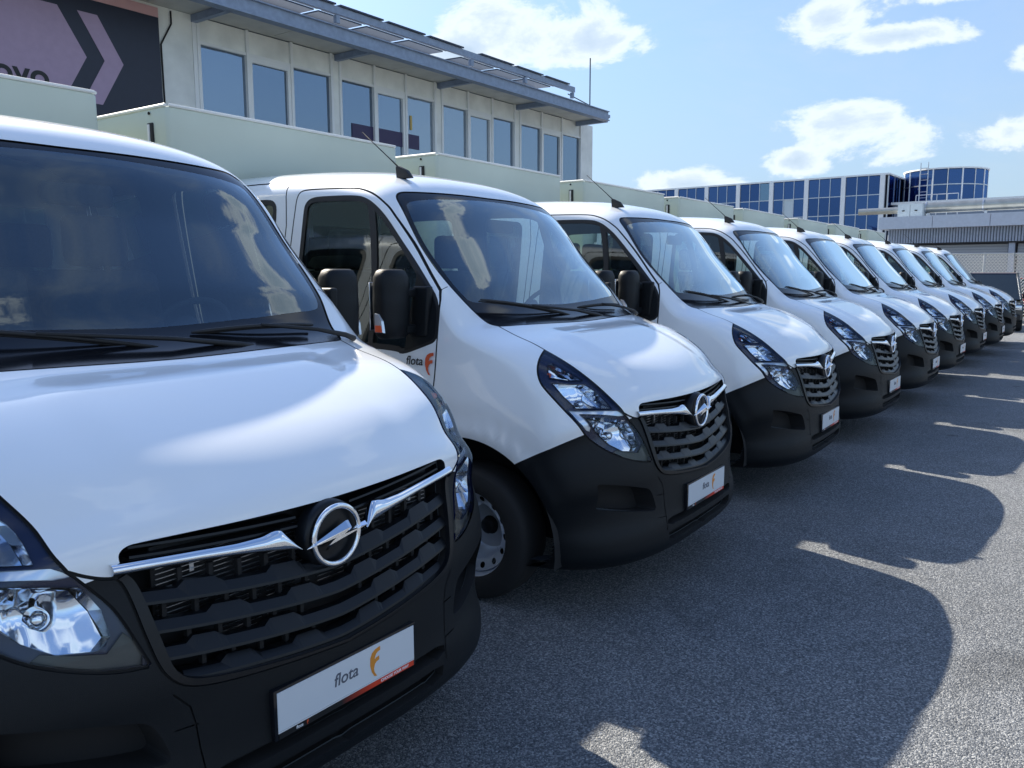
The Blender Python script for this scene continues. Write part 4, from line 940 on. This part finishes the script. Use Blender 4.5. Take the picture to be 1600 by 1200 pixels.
for z in (7.35, 5.97, 4.59): gbox('floor_rail', -19.4, -.46, -.02, .03, z - .03, z + .03, ALU)
for k in range(7):
    d0 = .3 + k*1.65; gbox('side_pane', .02, .04, d0, d0 + 1.57, 3.0, 8.68, BG[1]); gbox('side_bar', -.02, .08, d0 - .06, d0, 3.0, 8.70, ALU)
# round glazed tower
TC = Vector((-7.0, 65.6, 0)); rt = thing('round_tower', 'round blue glazed rooftop tower at the right end of the glass hall', 'tower', TC)
def intw(o): o.parent = rt; o.matrix_parent_inverse = Matrix.Translation(-TC); return o
intw(MB().lathe([(0, 0), (2.7, 0), (2.7, 9.10), (0, 9.10)], TC, 'Z', 18).obj('tower_core', MATS['hall_dark']))
for k in range(18):
    a0, a1 = 2*math.pi*k/18, 2*math.pi*(k+1)/18
    def tp_(a, r_, z): return (TC.x + r_*math.cos(a), TC.y + r_*math.sin(a), z)
    for z0, z1 in ((6.85, 7.96), (8.04, 9.06)):
        V = [tp_(a, r_, z) for a in (a0 + .02, a1 - .02) for r_ in (2.73, 2.76) for z in (z0, z1)]
        intw(MB().add(V, [(0, 1, 3, 2), (4, 6, 7, 5), (0, 4, 5, 1), (2, 3, 7, 6), (0, 2, 6, 4), (1, 5, 7, 3)]).obj('pane', BG[(k + int(z0)) % 2]))
    intw(MB().tube([tp_(a0, 2.77, 6.8), tp_(a0, 2.77, 9.12)], .055 if k % 2 else .03, 6).obj('glazing_bar', BF))
intw(MB().lathe([(2.6, 9.10), (2.86, 9.10), (2.86, 9.20), (0, 9.22)], TC, 'Z', 36).obj('tower_cap', BF))
intw(MB().lathe([(2.6, 7.97), (2.79, 7.97), (2.79, 8.04), (2.6, 8.04)], TC, 'Z', 36).obj('floor_rail', ALU))
tb = gbox('annex', .3, 9.5, 1.2, 12, 0, 6.62, mat('annex_grey', (.22, .26, .32), .7, vary=.1), root=rt); gbox('annex_ledge', .1, 9.7, 1.0, 12.2, 6.62, 6.80, BF, root=rt)
# ladder tower and railing on the annex roof
ld = thing('roof_ladder', 'caged steel ladder standing beside the round tower on the roof', 'ladder', gpt(2.0, 2, 6.8))
for s_ in (1.75, 2.25): o = MB().tube([gpt(s_, 2, 6.8), gpt(s_, 2, 9.6)], .035, 6).obj('rail', ALU); o.parent = ld; o.matrix_parent_inverse = Matrix.Translation(-ld.location)
for z in np.arange(7.1, 9.6, .42): o = MB().tube([gpt(1.75, 2, z), gpt(2.25, 2, z)], .022, 6).obj('rung', ALU); o.parent = ld; o.matrix_parent_inverse = Matrix.Translation(-ld.location)
# ------------------------------------------------------------------ shed with duct in front
SC0 = Vector((-6.74, 40.98, 0)); SE = Vector((.99690, -.0785, 0)); SNn = Vector((.0785, .9969, 0)); SF = (SC0, SE, SNn)
sh = thing('storage_shed', 'low grey shed with a pale fascia, ribbed cladding and roller shutters behind the fence', 'shed', SC0)
RIB = mat('ribbed_cladding', (.34, .39, .47), .5, vary=.1); SHU = mat('shutter_grey', (.30, .33, .36), .5)
gbox('shed_body', .3, 22, .6, 9, 0, 3.9, mat('shed_wall', (.08, .09, .11), .7), root=sh, frame=SF)
for k in range(9): gbox('fascia_panel', -.0 + k*2.45, 2.43 + k*2.45, -.35, 9.2, 3.86, 4.45, mat('fascia_pale', (.52, .57, .64), .6, vary=.06) if k == 0 else MATS['fascia_pale'], root=sh, frame=SF)
mb = MB()
for k in range(176):
    s_ = .35 + k*.123; V = [gpt(s_ + a, d, z, *SF) for a, d in ((0, .05), (.03, 0), (.075, 0), (.105, .05)) for z in (3.15, 3.86)]
    mb.add(V, [(0, 1, 3, 2), (2, 3, 5, 4), (4, 5, 7, 6)])
o = mb.obj('ribbed_cladding', RIB, kind='stuff'); o.parent = sh; o.matrix_parent_inverse = Matrix.Translation(-SC0)
gbox('lintel', .35, 22, .02, .6, 3.08, 3.15, CHAS, root=sh, frame=SF)
for k in range(4):
    a = .6 + k*5.4
    for j in range(24): gbox('shutter_slat', a, a + 5.0, .30 + .02*(j % 2), .36, .05 + j*.125, .165 + j*.125, SHU, root=sh, frame=SF) if k < 2 else None
    gbox('shed_post', a + 5.05, a + 5.3, .1, .5, 0, 3.08, RIB, root=sh, frame=SF)
du = thing('ventilation_duct', 'big round silver duct lying along the shed roof', 'duct', gpt(1.5, 2.6, 4.9, *SF))
def inr(o, r_): o.parent = r_; o.matrix_parent_inverse = Matrix.Translation(-Vector(r_.location)); return o
DUM = mat('duct_zinc', (.42, .42, .38), .33, metal=.8, vary=.15, vscale=3)
for k in range(6):
    inr(MB().tube([gpt(1.5 + k*2.6, 2.6, 5.03, *SF), gpt(1.5 + (k+1)*2.6 - .02, 2.6, 5.03, *SF)], .28, 24).obj('duct_section', DUM), du)
    inr(MB().tube([gpt(1.5 + k*2.6 - .03, 2.6, 5.03, *SF), gpt(1.5 + k*2.6 + .03, 2.6, 5.03, *SF)], .30, 24).obj('duct_collar', ALU), du)
    inr(MB().obox(gpt(1.6 + k*2.6, 2.6, 4.6, *SF), (.05, 0, 0), (0, .15, 0), (0, 0, .16)).obj('duct_foot', ALU), du)
for o in kids(du): autosmooth(o, 40)
hv = thing('air_handling_unit', 'pale grey ventilation cabinet on the shed roof at the end of the duct', 'ventilation unit', gpt(.3, 2.2, 4.45, *SF))
for k in range(2): gbox('cabinet', .28 + k*.6, .86 + k*.6, 1.9, 2.9, 4.45, 5.22, mat('cabinet_pale', (.50, .56, .58), .5, vary=.08) if k == 0 else MATS['cabinet_pale'], root=hv, frame=SF)
for k in range(2): gbox('cabinet_handle', .5 + k*.6, .62 + k*.6, 1.86, 1.9, 4.85, 4.90, CHAS, root=hv, frame=SF)
pp = inr(MB().tube([gpt(-1.8, 2.4, 4.95, *SF), gpt(.27, 2.4, 4.95, *SF)], .17, 18).obj('intake_pipe', DUM), hv); autosmooth(pp)
rl = thing('roof_railing', 'thin steel guard rail on the roof behind the ventilation cabinet', 'railing', gpt(.6, 8, 5.0, *SF))
for k in range(5): inr(MB().tube([gpt(-.3 + k*.55, 8, 4.45, *SF), gpt(-.3 + k*.55, 8, 6.15, *SF)], .022, 6).obj('post', ALU), rl)
for z in (6.15, 5.7): inr(MB().tube([gpt(-.3, 8, z, *SF), gpt(1.9, 8, z, *SF)], .022, 6).obj('rail', ALU), rl)
# ------------------------------------------------------------------ chain-link fence
fe = thing('chain_link_fence', 'tall chain-link fence with a low kerb wall at the far end of the lot', 'fence', dp(27.9, 19))
FP = mat('galvanised_wire', (.50, .52, .53), .4, metal=.4)
for s_ in np.arange(13.4, 26, 2.55): inr(MB().tube([dp(27.9, s_, 0), dp(27.9, s_, 2.36)], .032, 8).obj('post', FP), fe)
for z in (2.33, .16): inr(MB().tube([dp(27.88, 13.0, z), dp(27.88, 26, z)], .022, 6).obj('rail', FP), fe)
mb = MB(); st_ = .12
for k in range(int((13 + 2.2)/st_)):
    for sg_ in (1, -1):
        a = 13.0 + k*st_ if sg_ > 0 else 13.0 - 2.2 + k*st_ + 2.2
        s0, z0, s1, z1 = (a - 2.17, .16, a, 2.33) if sg_ > 0 else (a, .16, a - 2.17, 2.33)
        mb.tube([dp(27.9 + .006*sg_, s0, z0), dp(27.9 + .006*sg_, s1, z1)], .0055, 3, caps=False)
inr(mb.obj('wire_mesh', FP, kind='stuff'), fe)
V = [dp(d, s, z) for d in (27.75, 28.05) for s in (13, 27) for z in (0, .13)]
inr(MB().add(V, [(0, 1, 3, 2), (4, 6, 7, 5), (0, 4, 5, 1), (2, 3, 7, 6), (0, 2, 6, 4), (1, 5, 7, 3)]).obj('kerb_wall', CONC), fe)
# ------------------------------------------------------------------ parked cars
def car(name, label, loc, rz, paint, grp=None, h=1.5, Lc=4.0, W=1.66):
    t = thing(name, label, 'car', (loc[0], loc[1], 0), rz, grp)
    # side profile: lower body and glasshouse
    low = [(-Lc/2, .35), (-Lc/2 - .02, .62), (-Lc/2 + .05, .84), (-.95, .93), (.0, .92), (.85, .90), (Lc/2 - .15, .80), (Lc/2 + .02, .62), (Lc/2, .35), (Lc/2 - .3, .24), (-Lc/2 + .3, .24)]
    body = MB(); n_ = 9; V = []; F = []
    for j in range(n_):
        yy = -W/2 + W*j/(n_-1); k_ = 1 - .10*abs(2*j/(n_-1) - 1)**3
        for x, z in low: V.append((x * (1 - .05*abs(2*j/(n_-1) - 1)**2), yy, .3 + (z-.3)*(1 - .04*abs(2*j/(n_-1)-1)**4)))
    m = len(low)
    for j in range(n_-1):
        for i in range(m): F.append((j*m+i, j*m+(i+1) % m, (j+1)*m+(i+1) % m, (j+1)*m+i))
    F += [tuple(range(m)), tuple((n_-1)*m+i for i in range(m))]
    b_ = body.add(V, F).obj('body', paint, t); autosmooth(b_, 35)
    rf = MB(); A = [(-1.75, .90), (-1.45, h), (.25, h), (.98, .90)]
    for q, w1 in ((0, .0),):
        V = []
        for s in (-1, 1):
            V += [(-1.75, s*(W/2-.05), .9), (-1.42, s*(W/2-.17), h-.03), (.22, s*(W/2-.17), h-.03), (1.0, s*(W/2-.05), .9)]
        g_ = MB().add(V, [(0, 1, 2, 3), (7, 6, 5, 4), (0, 4, 5, 1), (1, 5, 6, 2), (2, 6, 7, 3)]).obj('glasshouse', BLKG, t)
    rbox('roof', RFM if h > 1.6 else paint, t, -1.46, .24, -(W/2-.16), W/2-.16, h-.04, h, .018, 2)
    for s in (-1, 1):
        for p0, p1 in (((-1.75, .9), (-1.44, h-.03)), ((-.62, .9), (-.60, h-.03)), ((.98, .9), (.23, h-.03))):
            MB().tube([(p0[0], s*(W/2-.045), p0[1]), (p1[0], s*(W/2-.165), p1[1])], .035, 6).obj('window_pillar', paint, t)
        rbox('door_mirror', CHAS, t, .66, .80, s*(W/2+.06) - .07, s*(W/2+.06) + .07, .92, 1.06, .03, 3)
        rbox('headlight', REF, t, Lc/2 - .12, Lc/2 - .01, s*.58 - .16, s*.58 + .16, .62, .76, .03, 3)
        for x in (-1.25, 1.28):
            w_ = MB().lathe([(0, -.09), (.26, -.09), (.29, -.06), (.29, .06), (.26, .09), (.17, .085), (.15, .05), (0, .05)], (x, s*(W/2 - .08), .29), 'Y', 28).obj('wheel', TYRE, t); autosmooth(w_)
            MB().lathe([(0, .03), (.15, .02), (.17, .0)], (x, s*(W/2 - .01), .29), 'Y', 20).obj('hub', STEEL, w_)
    rbox('bumper', CHAS, t, Lc/2 - .06, Lc/2 + .06, -.72, .72, .33, .50, .03, 3)
    return t
RFM = mat('faded_roof', (.34, .28, .29), .45)
BLKG = mat('car_glass_dark', (.012, .018, .022), .06, coat=1.0)
DKP = mat('dark_green_paint', (.035, .045, .05), .3, coat=1.0); RDP = mat('red_paint', (.42, .03, .05), .3, coat=1.0)
a_ = math.atan2(-FH.y, -FH.x)
fv = -(FH*.87 + RH*.50); p_ = dp(25.4, 14.85); car('parked_car', 'dark boxy parked car at the end of the van row, in front of the fence', p_, math.atan2(fv.y, fv.x), DKP, h=1.70, Lc=3.8, W=1.56)
p_ = dp(31.6, 20.4); car('parked_car', 'red parked car behind the chain-link fence at the right edge', p_, a_ + 1.5, RDP, h=1.5)
